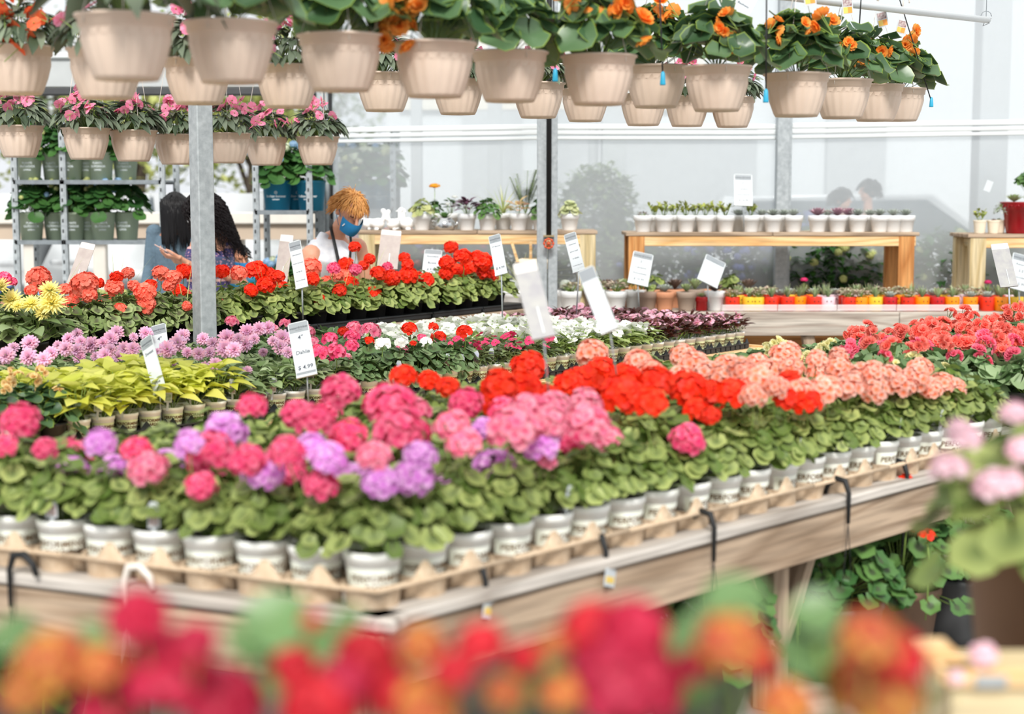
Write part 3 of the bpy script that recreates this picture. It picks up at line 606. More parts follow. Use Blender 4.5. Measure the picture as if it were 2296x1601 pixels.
for j in range(11):
    for i in range(i0,int(LM/sm)):
        s=.06+i*sm; P=T0+dM*s+nM*(.065+j*sm); P=Vector((P.x,P.y,.708))
        if not seen(P+Vector((0,0,.15)),40): continue
        sk=s  # sections run straight back across the bench
        kd='beg' if sk<S_LIME else 'lime' if sk<S_DAH and j<5 else 'dah' if sk<S_IVY-.05*j*0 else 'ivy' if sk<S_NGS else 'ngs' if sk<S_NGL and j<4 else 'ngl' if sk<S_NGD else 'ngd'
        if kd=='ivy' and j>6: kd='ngl' if rnd.random()<.0 else 'ivy'
        if kd=='lime' and j>=5: kd='dah'
        if sk<S_LIME and j>=4: kd='lime' if j<6 else 'dah'
        MIDP.append(dict(p=P,i=i,j=j,kd=kd,heads=[],cols=[],soil=.09,s=s))
def blacktray():
    mb=MB(); n,m,s=4,2,sm
    mb.box((n*s/2,m*s/2,.016),(n*s-.02,m*s-.02,.03))
    for y in (0,m*s): mb.box((n*s/2,y,.032),(n*s,.012,.006))
    for x in (0,n*s): mb.box((x,m*s/2,.032),(.012,m*s,.006))
    for a in range(n+1):
        for b in (0,m):
            y=b*s; w=.03 if 0<a<n else .02; x=a*s+(.02 if a==0 else -.02 if a==n else 0)
            mb.add([(x-w,y-.003,.032),(x+w,y-.003,.032),(x+.004,y+.004,.066),(x-.004,y+.004,.066),(x-w,y+.012,.032),(x+w,y+.012,.032)],[(0,1,2,3),(4,3,2,5),(0,3,4),(1,5,2)])
    for k in range(n*2): mb.box(((k+.5)*s/2,.002,.014),(s*.38,.016,.026),mi=0)
    return mb.mesh('black_tray',[MT['black_plastic']])
BT=blacktray(); angM=atan2(dM.y,dM.x)
NI=int(LM/sm); NT=11
for a in range(NT):
    P=T0+dM*(.06-sm/2+(NI-4*(NT-a))*sm)+nM*(.065-sm/2)
    if seen(P,100): solo('plug_tray',BT,f"black plastic tray under small pots, {nth(a+1)} along the middle bench's front edge",'tray',(P.x,P.y,.701),(0,0,angM),1,'black trays along the middle bench')
for b in range(1,5):
    P=T0+dM*(.06-sm/2+(NI-4)*sm)+nM*(.065-sm/2+b*2*sm)
    solo('plug_tray',BT,f"black tray at the far end of middle bench, {nth(b+1)} tray back",'tray',(P.x,P.y,.701),(0,0,angM),1,'black trays along the middle bench')
CAT={'beg':('potted_begonia','pale yellow begonia with dark leaves in black pot','begonias at the near end of the middle bench'),
 'lime':('sweet_potato_vine','lime green sweet potato vine in white printed pot','lime vines on the middle bench'),
 'dah':('potted_dahlia','pink dahlia plant in white printed pot','pink dahlias on the middle bench'),
 'ivy':('potted_geranium','small mixed colour geranium in white printed pot','small geraniums on the middle bench'),
 'ngs':('potted_impatiens','magenta impatiens with striped leaves in white pot','magenta impatiens on the middle bench'),
 'ngl':('potted_impatiens','white impatiens with light green leaves in pot','white impatiens on the middle bench'),
 'ngd':('potted_impatiens','pale pink impatiens with dark bronze leaves in pot','bronze-leaved impatiens on the middle bench')}
POTK=pot_mesh(.056,.04,.10,.014,24,[MT['pot_black']])
cnt={}
for q in MIDP:
    kd=q['kd']; nm,lb,gr=CAT[kd]; mn=min(x['i'] for x in MIDP if x['kd']==kd and x['j']==q['j'])
    q['o']=o=thing(nm,f"{lb}, {potrow(q['j'])} row, {nth(q['i']-mn+1)} of its kind along",'potted plant',q['p'],0,gr)
    vis=q['j']<3 or q['i']>int(LM/sm)-4
    if vis or kd in('lime','beg'): part('pot',POTK if kd=='beg' else POT4S if kd in('lime','dah') else POT4,o,rot=(0,0,rnd.uniform(-.5,.5)+.3))
    else: part('pot',POT4S,o)
    if q['j']<2 and kd in('dah','ivy','ngd','ngs'): part('soil',SOIL4,o,(0,0,.09),sc=.85 if kd=='dah' else 1)
    F_={'beg':BEGS,'lime':LIME,'dah':DAHF,'ivy':GERM,'ngs':NGS,'ngl':NGL,'ngd':NGD}[kd]
    part('foliage',rnd.choice(F_),o,(0,0,.088),(0,0,rnd.random()*6),rnd.uniform(.85,1.1))
    if kd in('ngs','ngl','ngd'):
        for _ in range({'ngs':1,'ngl':4,'ngd':2}[kd] + (rnd.random()<.5)):
            a=rnd.random()*6.3; r=rnd.uniform(.01,.08); z=.088+.12-.5*r+rnd.uniform(0,.025)
            part('flower',rnd.choice(NGFL),o,(r*cos(a),r*sin(a),z),(rnd.uniform(.2,.9),rnd.uniform(-.4,.4),rnd.random()*6),rnd.uniform(.9,1.2)*{'ngs':1,'ngl':1.35,'ngd':1.05}[kd],[PET[{'ngs':'ngmag','ngl':'white','ngd':'ngpink'}[kd]]])
DH='67 770 38;14 797 38;64 800 38;98 806 34;115 792 30;153 760 28;173 749 26;148 782 34;172 786 32;204 774 38;181 766 26;179 802 28;231 769 26;248 760 34;261 747 34;236 796 34;248 784 26;266 800 28;279 784 36;298 782 32;300 756 20;327 747 30;409 754 34;399 769 36;375 784 38;353 789 18;390 821 28;455 760 28;477 769 26;446 793 30;459 828 32;483 815 28;509 757 38;505 782 40;525 784 36;550 772 34;554 743 34;581 737 30;601 735 30;634 759 40;628 778 34;646 790 26;554 831 22;554 845 22;30 780 26;130 775 22;215 800 22;420 790 24;470 790 26;535 760 26;570 760 24;612 765 24;590 790 20'
dl=[(float(a),float(b),float(c),'dahlia') for a,b,c in (x.split() for x in DH.split(';'))]
heads(dl,[q for q in MIDP if q['kd']=='dah'],1.0,DAH,'d',.062,'flower_head',1.6)
IV='794 738 42 P;830 742 52 P;858 772 42 W;900 768 38 W;954 767 32 W;918 738 42 R;972 734 28 R;984 756 38 R;1042 744 42 R;828 764 26 R;790 755 40 M;788 775 36 M;926 770 18 R;900 786 36 P;946 758 26 M;715 790 46 M;740 760 42 M;700 768 34 P;755 790 50 M;770 745 30 R;690 745 40 P;735 805 36 M;775 805 36 P;519 722 34 P;638 725 30 P;612 738 30 P;1010 770 14 M'
heads(parse(IV),[q for q in MIDP if q['kd'] in('ivy','dah')],.99,UMBS,'i',.110,off=.04)
YB='20 860 36 Y;40 845 30 Y;15 875 30 Y;75 855 40 Y;95 835 34 Y;90 870 24 Y;130 880 32 Y;25 835 24 Y;145 890 16 Y'
KC['Y']='begpeach'; heads(parse(YB),[q for q in MIDP if q['kd']=='beg'],.97,BEG,'y',.105,'flower_cluster',.9)
for (px,kd,m) in ((190,'lime',TAGG),(250,'lime',TAGG),(310,'lime',TAGG),(400,'lime',TAGG),(425,'lime',TAGG),(520,'dah',TAGR),(590,'dah',TAGR),(610,'dah',TAGR),(700,'dah',TAGR),(915,'ivy',TAGR),(998,'ivy',TAGR),(1045,'ivy',TAGR),(1065,'ivy',TAGR),(1095,'ngs',TAGR),(1510,'ngd',TAGR),(1640,'ngd',TAGR),(1665,'ngd',TAGR),(1290,'ngs',TAGR)):
    c=[q for q in MIDP if q['j']==0]; q=min(c,key=lambda q:abs(proj(q['p'])[0]-px)); part('plant_tag',m,q['o'],(-.005,-.052,.105+rnd.uniform(0,.02)),(rnd.uniform(0.,.2),rnd.uniform(-.15,.15),rnd.uniform(-.6,.6)))
# ================================================================= RAISED BENCH BEHIND
TZ=.88; A1=GZ(1180,690,TZ); A0=GZ(730,748,TZ); dT=(A1-A0).normalized(); dT=(dT*.5+dM*.5).normalized(); nT=Vector((-dT.y,dT.x,0)); A0=A1-dT*4.6
tier=thing('display_bench','raised grey timber bench behind carrying large red and coral geraniums','bench',(A0.x,A0.y,0))
for k in range(5): o=nT*(.02+k*.14); board('slat',A0+o+Vector((0,0,-.012)),A1+o+Vector((0,0,-.012)),.125,.024,MT['wood_board'],tier,.003)
board('front_rail',A0-nT*.07+Vector((0,0,-.065)),A1-nT*.07+Vector((0,0,-.065)),.036,.13,MT['wood_board'],tier,.003)
for s in (.1,1.6,3.1,4.5):
    for n in (0,.56): P=V2(A0+dT*s+nT*n); board('leg',P,P+Vector((0,0,TZ-.025)),.085,.085,MT['wood_board'],tier,.004,up=nT)
TIER=[]; st=.19
for j in range(3):
    for i in range(23):
        P=A0+dT*(.12+i*st)+nT*(.08+j*st); P=Vector((P.x,P.y,TZ+.002))
        if seen(P+Vector((0,0,.2)),30): TIER.append(dict(p=P,i=i,j=j,heads=[],cols=[],soil=.11))
POTT=pot_mesh(.085,.065,.12,.018,22,[MT['pot_black']],.004)
for q in TIER:
    o=q['o']=thing('potted_geranium','','potted plant',q['p'],rnd.random()*6,'large geraniums on the raised bench'); part('pot',POTT,o)
    part('foliage',rnd.choice(GERZ),o,(0,0,.10),(0,0,rnd.random()*6),rnd.uniform(.85,1.08),[MT['lf_zonal'] if proj(q['p'])[0]<480 else MT['lf_ger']])
TH='''87 622 58 C;189 636 66 C;105 650 40 C;257 645 46 C;324 654 52 C;325 684 52 C;287 612 32 C;261 621 32 R;222 634 26 R;146 649 32 C;157 684 50 C;174 665 42 C;235 675 34 C;244 703 34 C;268 695 36 C;361 612 42 C;390 621 38 C;414 608 40 R;403 651 34 R;338 640 32 R;414 662 32 C;420 686 24 C;113 736 24 C;10 625 38 G;28 632 24 G;497 608 38 R;535 612 42 C;574 606 52 R;597 638 46 R;632 648 42 R;563 650 32 R;497 678 28 C;563 703 60 C;696 600 52 C;700 626 36 R;734 636 40 C;717 671 28 R;769 621 44 C;783 642 50 R;776 591 36 R;797 605 32 G;748 601 32 G;623 619 34 R;795 553 30 R;829 580 28 R;869 598 26 G;848 612 38 R;907 577 28 R;914 594 30 R;879 622 42 R;914 617 48 R;900 636 40 R;956 629 40 R;984 642 40 R;932 622 36 R;1012 554 34 R;1037 576 44 R;1002 588 38 R;1023 610 48 R;1054 602 38 R;1082 586 48 R;1086 610 38 R;1103 618 32 R;1026 640 28 R;788 666 34 R;837 657 36 R;813 664 30 R;760 652 36 R;640 672 30 R;1060 628 30 R;940 640 34 R;690 650 36 C;600 612 34 R;455 600 30 R;860 640 30 R;1000 612 34 R;1070 575 34 R;200 660 40 C;70 650 30 C;300 640 30 C;380 640 34 C;755 620 34 C;815 595 26 R'''
KC['G']='hotpink'
KC['G']='magenta'; heads(parse(TH),TIER,1.27,UMBT,'t',.115,off=.08)
for q in TIER:
    c=max(set(q['cols']),key=q['cols'].count) if q['cols'] else None
    q['o']['label']=f"{CN[c]+' flowering' if c else 'leafy'} large geranium on raised bench, {potrow(q['j'])} row, {nth(q['i']+1)} plant from its near end"
# yellow dahlias and grass spikes at the near end of the raised bench
yd=thing('potted_dahlia','tall dahlia with spiky pale yellow blooms among coral geraniums','potted plant',tuple(AY(70,775,7.7)),0)
part('pot',POTT,yd,(0,0,-.1)); part('foliage',fol_point(201,.2,.16,40,.13,.07,[MT['lf_dahlia'],SG],.25,.5),yd,(0,0,0))
for (x,y,w) in ((27,674,52),(70,683,48),(116,680,62),(112,652,48),(0,645,48),(98,702,40),(40,627+60,30)):
    p=AY(x,y,7.6+rnd.uniform(-.06,.06))-yd.location; part('flower_head',rnd.choice(DAHY),yd,p,(R(rnd.uniform(25,60)),rnd.uniform(-.3,.3),0),w*7.7/FP/.10,[PET['yellow']])
yd.location.z-=0
SPK=[fol_spiky(k,9,.34,.008,[MT['lf_spike']]) for k in range(3)]
for k,(x,y) in enumerate(((120,690),(240,700),(150,650),(272,700),(400,690),(455,690),(600,680),(690,700),(760,690),(830,670),(1010,640),(650,690))):
    q=min(TIER,key=lambda q:abs(proj(q['p'])[0]-x)+q['j']*4)
    solo('spike_grass',SPK[k%3],f"thin arching spike grass sticking up out of the raised bench geraniums, {nth(k+1)} clump of them",'grass plant',tuple(q['p']+Vector((rnd.uniform(-.05,.05),.09,.1))),(0,0,rnd.random()*6),rnd.uniform(.9,1.25),'spike grasses among the geraniums')
# tray lip in front of the raised plants
for k in range(8):
    a=A0+dT*(.02+k*.57); b=a+dT*.55
    if seen(b,60): mb=MB(); mb.box((0,0,.02),(.55,.19,.04),bev=.01); mb.box((0,-.095,.038),(.56,.012,.012),bev=.003); m=(a+b)/2+nT*.05; solo('growing_tray',mb.mesh('growing_tray',[MT['black_plastic']]),f"long black growing tray under the front geraniums on raised bench, {nth(k+1)} from near end",'tray',(m.x,m.y,TZ),(0,0,atan2(dT.y,dT.x)),1,'black trays on the raised bench')
WY=13.6                                     # plane of the translucent plastic wall
def bx(name,c,d,m,bev=0): return MB().box((0,0,0),d,bev=bev).mesh(name,[m]),c
# ---- ground
me=MB().box((0,0,-.05),(60,WY+8,.1)).mesh('floor',[MT['concrete']]); struct('floor',me,(0,WY/2-2.5,0))
me=MB().box((0,0,-.05),(120,60,.1)).mesh('ground',[MT['asphalt']]); o=struct('ground_outside',me,(0,WY+31.6,-.01))
# ---- plastic wall: sheets between posts
def plastic():
    m,t,o=nt('plastic'); tr=N(t,'BsdfTransparent'); tr.inputs[0].default_value=(.97,.985,1,1)
    df=N(t,'BsdfDiffuse'); df.inputs[0].default_value=(.86,.89,.91,1); tl=N(t,'BsdfTranslucent'); tl.inputs[0].default_value=(.86,.89,.91,1)
    gl=N(t,'BsdfGlossy'); gl.inputs[0].default_value=(.9,.9,.9,1); gl.inputs['Roughness'].default_value=.18
    a=N(t,'MixShader'); a.inputs[0].default_value=.62; t.links.new(df.outputs[0],a.inputs[1]); t.links.new(tl.outputs[0],a.inputs[2])
    b=N(t,'MixShader'); b.inputs[0].default_value=.05; t.links.new(a.outputs[0],b.inputs[1]); t.links.new(gl.outputs[0],b.inputs[2])
    tc=N(t,'TexCoord'); mp=N(t,'Mapping'); mp.inputs['Scale'].default_value=(.6,.6,.25); t.links.new(tc.outputs['Object'],mp.inputs[0])
    nz=N(t,'TexNoise'); nz.inputs['Scale'].default_value=1.4; nz.inputs['Detail'].default_value=4; t.links.new(mp.outputs[0],nz.inputs[0])
    mr=N(t,'MapRange'); mr.inputs[1].default_value=.3; mr.inputs[2].default_value=.7; mr.inputs[3].default_value=.28; mr.inputs[4].default_value=.44; t.links.new(nz.outputs[0],mr.inputs[0])
    c=N(t,'MixShader'); t.links.new(mr.outputs[0],c.inputs[0]); t.links.new(tr.outputs[0],c.inputs[1]); t.links.new(b.outputs[0],c.inputs[2]); t.links.new(c.outputs[0],o.inputs[0]); MT['plastic']=m
plastic()
XL=AY(742,400,WY).x; ZR=AY(1400,292,WY).z; X1=AY(1225,400,WY).x; X2=AY(1753,400,WY).x; X3=AY(2330,400,WY).x+1.6
for i,(a,b) in enumerate(((XL,X1),(X1,X2),(X2,X3))):
    for j,(z0,z1) in enumerate(((.02,ZR-.03),(ZR+.03,4.6))):
        me=MB().box((0,0,0),(b-a-.01,.006,z1-z0)).mesh('window_pane',[MT['plastic']]); struct(f'window_{i*2+j+1}',me,((a+b)/2,WY,(z0+z1)/2))
def railpart(a,b,za,zb,k):
    mb=MB(); L=b-a
    for dz,h,y in ((.035,.045,-.04),(-.015,.035,-.03),(-.06,.03,-.02)): mb.box((0,y,dz),(L,.03,h),bev=.006)
    o=struct(f'trim_{k}',mb.mesh('rail',[MT['alu']]),((a+b)/2,WY-.01,(za+zb)/2)); o.rotation_euler=(0,-math.atan2(zb-za,b-a),0)
railpart(XL,X1-.07,AY(745,302,WY).z,AY(1215,294,WY).z,1); railpart(X1+.07,X2-.06,AY(1250,294,WY).z,AY(1735,294,WY).z,2); railpart(X2+.07,X3,AY(1770,292,WY).z,AY(2320,276,WY).z,3)
def post(px,Y,w,rot,m,z0=0,z1=4.4,lab='',fl=False,sq=None):
    x=AY(px,430,Y).x; mb=MB(); mb.box((0,0,(z0+z1)/2),(w,sq or w,z1-z0),bev=.006)
    if fl: mb.box((w*.62,.0,(z0+z1)/2),(w*.22,.02,z1-z0),bev=.004)
    return solo('steel_post',mb.mesh('steel_post',[m]),lab,'post',(x,Y,0),(0,0,rot))
pl=post(453,8.5,.098,R(41),MT['galv'],lab='square galvanised steel post standing in front of the two dark haired women')
pm=thing('steel_post','wide galvanised post with a black pipe and orange valve wheel','post',(AY(1226,430,11.6).x,11.6,0))
mb=MB(); mb.box((-.035,.03,2.2),(.075,.06,4.4),bev=.006); mb.box((.045,.04,2.2),(.07,.07,4.4),bev=.006); part('post_shaft',mb.mesh('post_shaft',[MT['galv']]),pm)
mb=MB(); mb.tube([(.015,-.03,AY(1226,532,11.6).z),(.015,-.03,4.4)],.0195,12); part('pipe',mb.mesh('pipe',[MT['rubber']]),pm)
zv=AY(1229,546,11.55).z; mb=MB()
for k in range(8):
    a=k*pi/4; mb.ball((.034*cos(a),0,.034*sin(a)),.0095,8); mb.tube([(.034*cos(a),0,.034*sin(a)),(0,-.006,0)],.0035,4)
mb.tube([(.034*cos(k*pi/8),0,.034*sin(k*pi/8)) for k in range(17)],.0055,6); mb.ball((0,-.008,0),.010,8)
part('valve_wheel',mb.mesh('valve_wheel',[MT['valve']]),pm,(.013,-.075,zv),label='orange valve wheel')
mb=MB(); mb.tube([(.015,-.065,zv),(.015,0,zv)],.012,8); mb.tube([(.015,-.03,zv-.035),(.015,-.03,zv+.04)],.021,10); mb.box((.015,-.03,zv+.055),(.08,.05,.012)); part('valve_body',mb.mesh('valve_body',[MT['brass']]),pm)
post(1753,WY-.11,.108,0,MT['galv'],lab='galvanised wall post behind the long row of white succulent pots',fl=True)
cp=thing('steel_post','ribbed dark corner post where the plastic wall begins behind the ginger woman','post',(AY(729,430,WY-.1).x,WY-.1,0))
mb=MB(); mb.box((-.03,0,2.2),(.06,.08,4.4),bev=.004); mb.box((.02,.01,2.2),(.03,.06,4.4),bev=.003); part('post_shaft',mb.mesh('post_shaft',[MT['galv']]),cp); mb=MB(); mb.box((.055,.0,2.2),(.025,.05,4.4),bev=.004); part('rubber_seal',mb.mesh('rubber_seal',[MT['rubber']]),cp)
# header above the open side
hz=AY(300,205,WY).z; xa=AY(-200,300,WY).x
struct('trim_4',MB().box((0,0,0),(XL-xa,.1,.07),bev=.01).mesh('beam',[MT['pot_dark']]),((XL+xa)/2,WY,hz))
struct('wall_left_header',MB().box((0,0,0),(XL-xa,.05,.40)).mesh('panel',[MT['bldg_grey']]),((XL+xa)/2,WY,hz+.24))
struct('trim_5',MB().box((0,0,0),(XL-xa,.08,.05),bev=.01).mesh('beam',[MT['alu']]),((XL+xa)/2,WY-.02,hz+.30))
# ================================================================= upper shelf tables in the back
def table(label,pxL,pxR,Yf,ytop,depth=.55,legs=(),over=.02,m_leg=None):
    zt=AY(1500,ytop,Yf).z; xl=AY(pxL,500,Yf).x; xr=AY(pxR,500,Yf).x; m_leg=m_leg or MT['wood_pale']
    t=thing('shelf_table',label,'table',((xl+xr)/2,Yf,TB))
    n=2 if xr-xl>1.5 else 1; L=(xr-xl)/n
    for a in range(n):
        for b in range(3): board('top_plank',(xl+a*L,Yf+.09+b*.185,zt-.015),(xl+(a+1)*L-.004,Yf+.09+b*.185,zt-.015),.178,.03,MT['wood_board'],t,.004)
    z2=zt-.03
    board('front_rail',(xl+.05,Yf+.03,z2-.042),(xr-.03,Yf+.03,z2-.042),.038,.082,MT['wood_new'],t)
    board('back_rail',(xl+.05,Yf+.50,z2-.042),(xr-.03,Yf+.50,z2-.042),.038,.082,MT['wood_new'],t)
    for lx in legs:
        x=AY(lx,500,Yf).x
        for y in (Yf+.05,Yf+.48): board('leg',(x,y,TB),(x,y,z2-.002),.085,.13,MT['wood_fir'] if lx>1350 and lx<2150 else m_leg,t,.004,up=(1,0,0))
        board('end_rail',(x+.02,Yf+.02,z2-.042),(x+.02,Yf+.52,z2-.042),.04,.08,MT['wood_pale'],t)
    return zt
TB=AY(1800,699,12.3).z            # surface of the low bench
YU=12.75
zA=table('long wooden shelf table with white pots, swans and houseplants, beside ginger woman',800,1341,YU,517,legs=(822,1318))
zB=table('long wooden shelf table with the row of white ceramic succulent pots',1404,2064,YU,521,legs=(1428,2035))
zD=table('wooden shelf table at the frame edge with the maroon pot on it',2172,2420,YU,525,legs=(2196,2390))
# low bench
lb=thing('low_bench','low whitewashed timber bench along the plastic wall holding coloured face pots','bench',(1.6,12.3,0))
xl=AY(1000,700,12.3).x; xr=X3
zt=TB
for k in range(8): board('slat',(xl,12.36+k*.16,zt-.013),(xr,12.36+k*.16,zt-.013),.15,.024,MT['wood_wash'],lb)
xb=AY(2015,700,12.3).x
board('front_board',(xl,12.28,zt-.094),(xb-.004,12.28,zt-.094),.04,.185,MT['wood_wash'],lb); board('front_board',(xb,12.28,zt-.094),(xr,12.28,zt-.094),.04,.185,MT['wood_wash'],lb)
for px in (1820,1200,2240): x=AY(px,700,12.3).x; board('leg',(x+.08,12.36,0),(x-.02,12.36,zt-.19),.09,.12,MT['wood_board'],lb,up=(0,1,0)); board('leg',(x,13.4,0),(x,13.4,zt-.03),.09,.09,MT['wood_board'],lb)
me=MB().box((0,0,0),(xr-xl,.02,zt-.25)).mesh('plywood_panel',[MT['wood_fir']]); solo('plywood_panel',me,'dark plywood panel in the shadow under the low timber bench','panel',((xl+xr)/2,12.9,(zt-.25)/2+.01))
# ---- ceramic pots
def planter(rt,rb,h,m,seg=28): 
    mb=MB(); b=rt-(rt-rb)*.30; mb.lathe([(rb*.05,0),(rb-.003,0),(rb,.004),(b-.003,h*.68),(b+.003,h*.69),(rt-.002,h-.004),(rt-.003,h),(rt-.009,h-.001),(rt-.012,h*.8)],seg); return mb.mesh('planter',[m])
PW5=planter(.081,.058,.135,MT['ceramic']); SOILS=soil_mesh(.070); SOILC=soil_mesh(.048)
JADE=[jade(k) for k in range(3)]; ROSG=[rosette(k,.085,30,.42,[MT['su_grey']],.3) for k in range(2)]; ROSP=[rosette(5+k,.10,26,.5,[MT['su_purple']],.35) for k in range(2)]
TRAIL=fol_point(301,.08,.03,90,.022,.014,[MT['su_dark'],SG],.3,.3,1.6,-.08)
ALOE=[rosette(10+k,.10,26,.22,[MT['su_aloe']],.75) for k in range(3)]; PINKM=[fol_point(310+k,.075,.06,70,.03,.018,[MT['su_pinkmix'],SG],.3,.2,1.2,0) for k in range(2)]
YS=YU+.12
WB='1442 jade0 T;1489 jade j;1538 jade j;1581 jade j;1627 jade j;1683 jade j;1733 g g;1779 g g;1833 p p;1878 p p;1923 g g;1972 g g;2002 g g;2030 g g'
names={'T':('trailing brown string succulent',TRAIL,None),'j':('jade plant',JADE,None),'g':('grey rosette succulent',ROSG,None),'p':('purple rosette succulent',ROSP,None)}
def potted(px,Y,z,pm,h,label,fol,folz,grp,mats=None,sc=1.,soil=None,nm='potted_succulent',rot=None,cat='potted plant',extra=None):
    x=AY(px,500,Y).x; t=thing(nm,label,cat,(x,Y,z),0,grp); part('pot',pm,t,rot=(0,0,rnd.uniform(-.3,.3)))
    if soil: part('soil',soil,t,(0,0,h*.9))
    if fol: part('foliage',fol if not isinstance(fol,list) else rnd.choice(fol),t,(0,0,folz),(0,0,rnd.random()*6 if rot is None else rot),sc,mats)
    return t
for k,s in enumerate(WB.split(';')):
    px,_,c=s.split(); n,f,_=names[c]; potted(int(px),YS,zB,PW5,.135,f"{n} in white ceramic pot, {nth(k+1)} of front row on middle shelf table",f,.130,'white ceramic pots on the middle shelf table',soil=SOILS)
for k,px in enumerate((1467,1512,1560,1604,1655,1708,1757,1856,1901,1950)):
    c=['j','j','j','j','g','g','g','g','p','g'][k]; n,f,_=names[c]; potted(px,YS+.2,zB,PW5,.135,f"{n} in white ceramic pot, {nth(k+1)} of the back row on middle shelf table",f,.125,'white ceramic pots on the middle shelf table',soil=SOILS)
# shelf A
def onA(px,lab,fol,h=.125,sc=1.,mats=None,dy=0,pm=PW5,nm='potted_houseplant'): return potted(px,YS+dy,zA,pm,.135,lab,fol,h,'houseplants in white pots by the ginger woman',mats,sc,SOILS,nm)
onA(946,'variegated cream and green ivy in white pot right of the swans',fol_round(401,.10,.12,30,.035,[MT['lf_varieg'],SG]))
onA(1047,'dark purple leaved houseplant in white pot',fol_point(402,.09,.12,40,.09,.035,[MT['lf_purple'],SG],.3,.3))
onA(1093,'round leaved green peperomia in white pot',fol_round(403,.11,.12,26,.036,[MT['lf_floor'],SG],ruf=.02))
onA(1128,'arching striped spider plant in white pot set back',fol_spiky(404,20,.34,.016,[MT['lf_varieg']],.5,(.6,1.5)),dy=.22)
onA(1163,'peach pink leaved succulent in white pot',fol_point(405,.07,.10,18,.09,.045,[MT['lf_peach'],SG],.3,.3))
def fern(seed):
    r=random.Random(seed); mb=MB()
    for a in range(16):
        az=r.random()*6.3; L=r.uniform(.2,.4); pts=[Vector((cos(az)*L*.35*t,sin(az)*L*.35*t,L*(t-.15*t*t))) for t in (0,.25,.5,.75,1)]; mb.tube(pts,.002,3,mi=1,cap=False)
        for q in range(14):
            t=.35+.65*q/14; p=Vector((cos(az)*L*.35*t,sin(az)*L*.35*t,L*(t-.15*t*t)))
            for sg in(-1,1): leaf_point(mb,xform(p,az+sg*1.1,.5,0),.07*(1.2-t*.6),.012,.2,.4,3,0)
    return mb.mesh('foliage',[MT['lf_ger'],SG])
onA(1178,'tall feathery palm in white pot behind the peach pink succulent',fern(3),dy=.25,sc=1.15)
onA(1213,'green leafy plant in white pot half hidden by the pipe post',fol_round(406,.09,.14,26,.034,[MT['lf_floor'],SG],ruf=.03))
onA(1277,'pale yellow green rosette plant in white pot at table end',fol_round(407,.075,.10,22,.04,[MT['lf_palegreen'],SG],ruf=.04,cup=.3))
t=onA(975,'tall kalanchoe with orange yellow flower cluster in white pot behind silver kettle',fol_round(408,.07,.12,22,.03,[MT['lf_floor'],SG],ruf=.03),dy=.2)
HD=headlet(1,.03,26,.011,.3); part('flower_head',HD,t,(0,0,.36),(0,0,0),(1.4,1.4,.7),[PET['orange']])
t=onA(1012,'small white flowered plant in white pot behind purple houseplant',fol_point(409,.07,.12,22,.06,.03,[MT['lf_floor'],SG]),dy=.26)
for a in (-.03,.03): part('flower_head',HD,t,(a,0,.24+a),(0,0,0),(.8,.8,.4),[PET['white']])
kt=thing('kettle_planter','shiny silver kettle planter with green succulent between white pots','planter',(AY(997,500,YS).x,YS-.01,zA))
mb=MB(); mb.lathe([(.01,0),(.07,0),(.085,.015),(.088,.05),(.08,.075),(.06,.09),(.058,.10),(.05,.10),(.05,.085)],28); part('body',mb.mesh('body',[MT['silver']]),kt)
mb=MB(); mb.tube([(.08,0,.03),(.10,0,.05),(.115,0,.085)],[.014,.01,.007],8); part('spout',mb.mesh('spout',[MT['silver']]),kt)
mb=MB(); mb.tube([(-.075,0,.08),(-.11,0,.075),(-.115,0,.045),(-.085,0,.03)],.006,8); part('handle',mb.mesh('handle',[MT['silver']]),kt); part('foliage',rosette(33,.08,30,.4,[MT['lf_floor']],.5),kt,(0,0,.09))
mb=MB()
mb.ball((0,0,.055),(.062,.045,.045),16).ball((.045,0,.06),(.04,.035,.035),12)
mb.tube([(-.035,0,.07),(-.06,0,.10),(-.062,0,.135),(-.05,0,.155)],[.028,.02,.016,.018],12); mb.ball((-.052,0,.158),(.024,.02,.021),12); mb.loft([(-.07,0,.155),(-.095,0,.147)],[(.01,.008),(.004,.003)],(0,1,0),8)
for y in(-.025,.025): mb.ball((0,y,.008),(.025,.014,.009),10)
mb.loft([(.05,0,.07),(.09,0,.085)],[(.025,.02),(.006,.006)],(0,1,0),10)
SWAN=bake(mb,.0035,3,'swan',[MT['ceramic']])
for k,(px,rz,dy,s) in enumerate(((826,.3,.1,.95),(848,2.6,0,1),(880,.9,0,.95),(893,2.2,.18,1),(914,.2,.02,1.05))):
    x=AY(px,500,YS).x; solo('ceramic_swan',SWAN,f"white ceramic swan planter, {nth(k+1)} away from the ginger woman's face",'figurine',(x,YS+dy,zA),(0,0,rz),s,'ceramic swans')
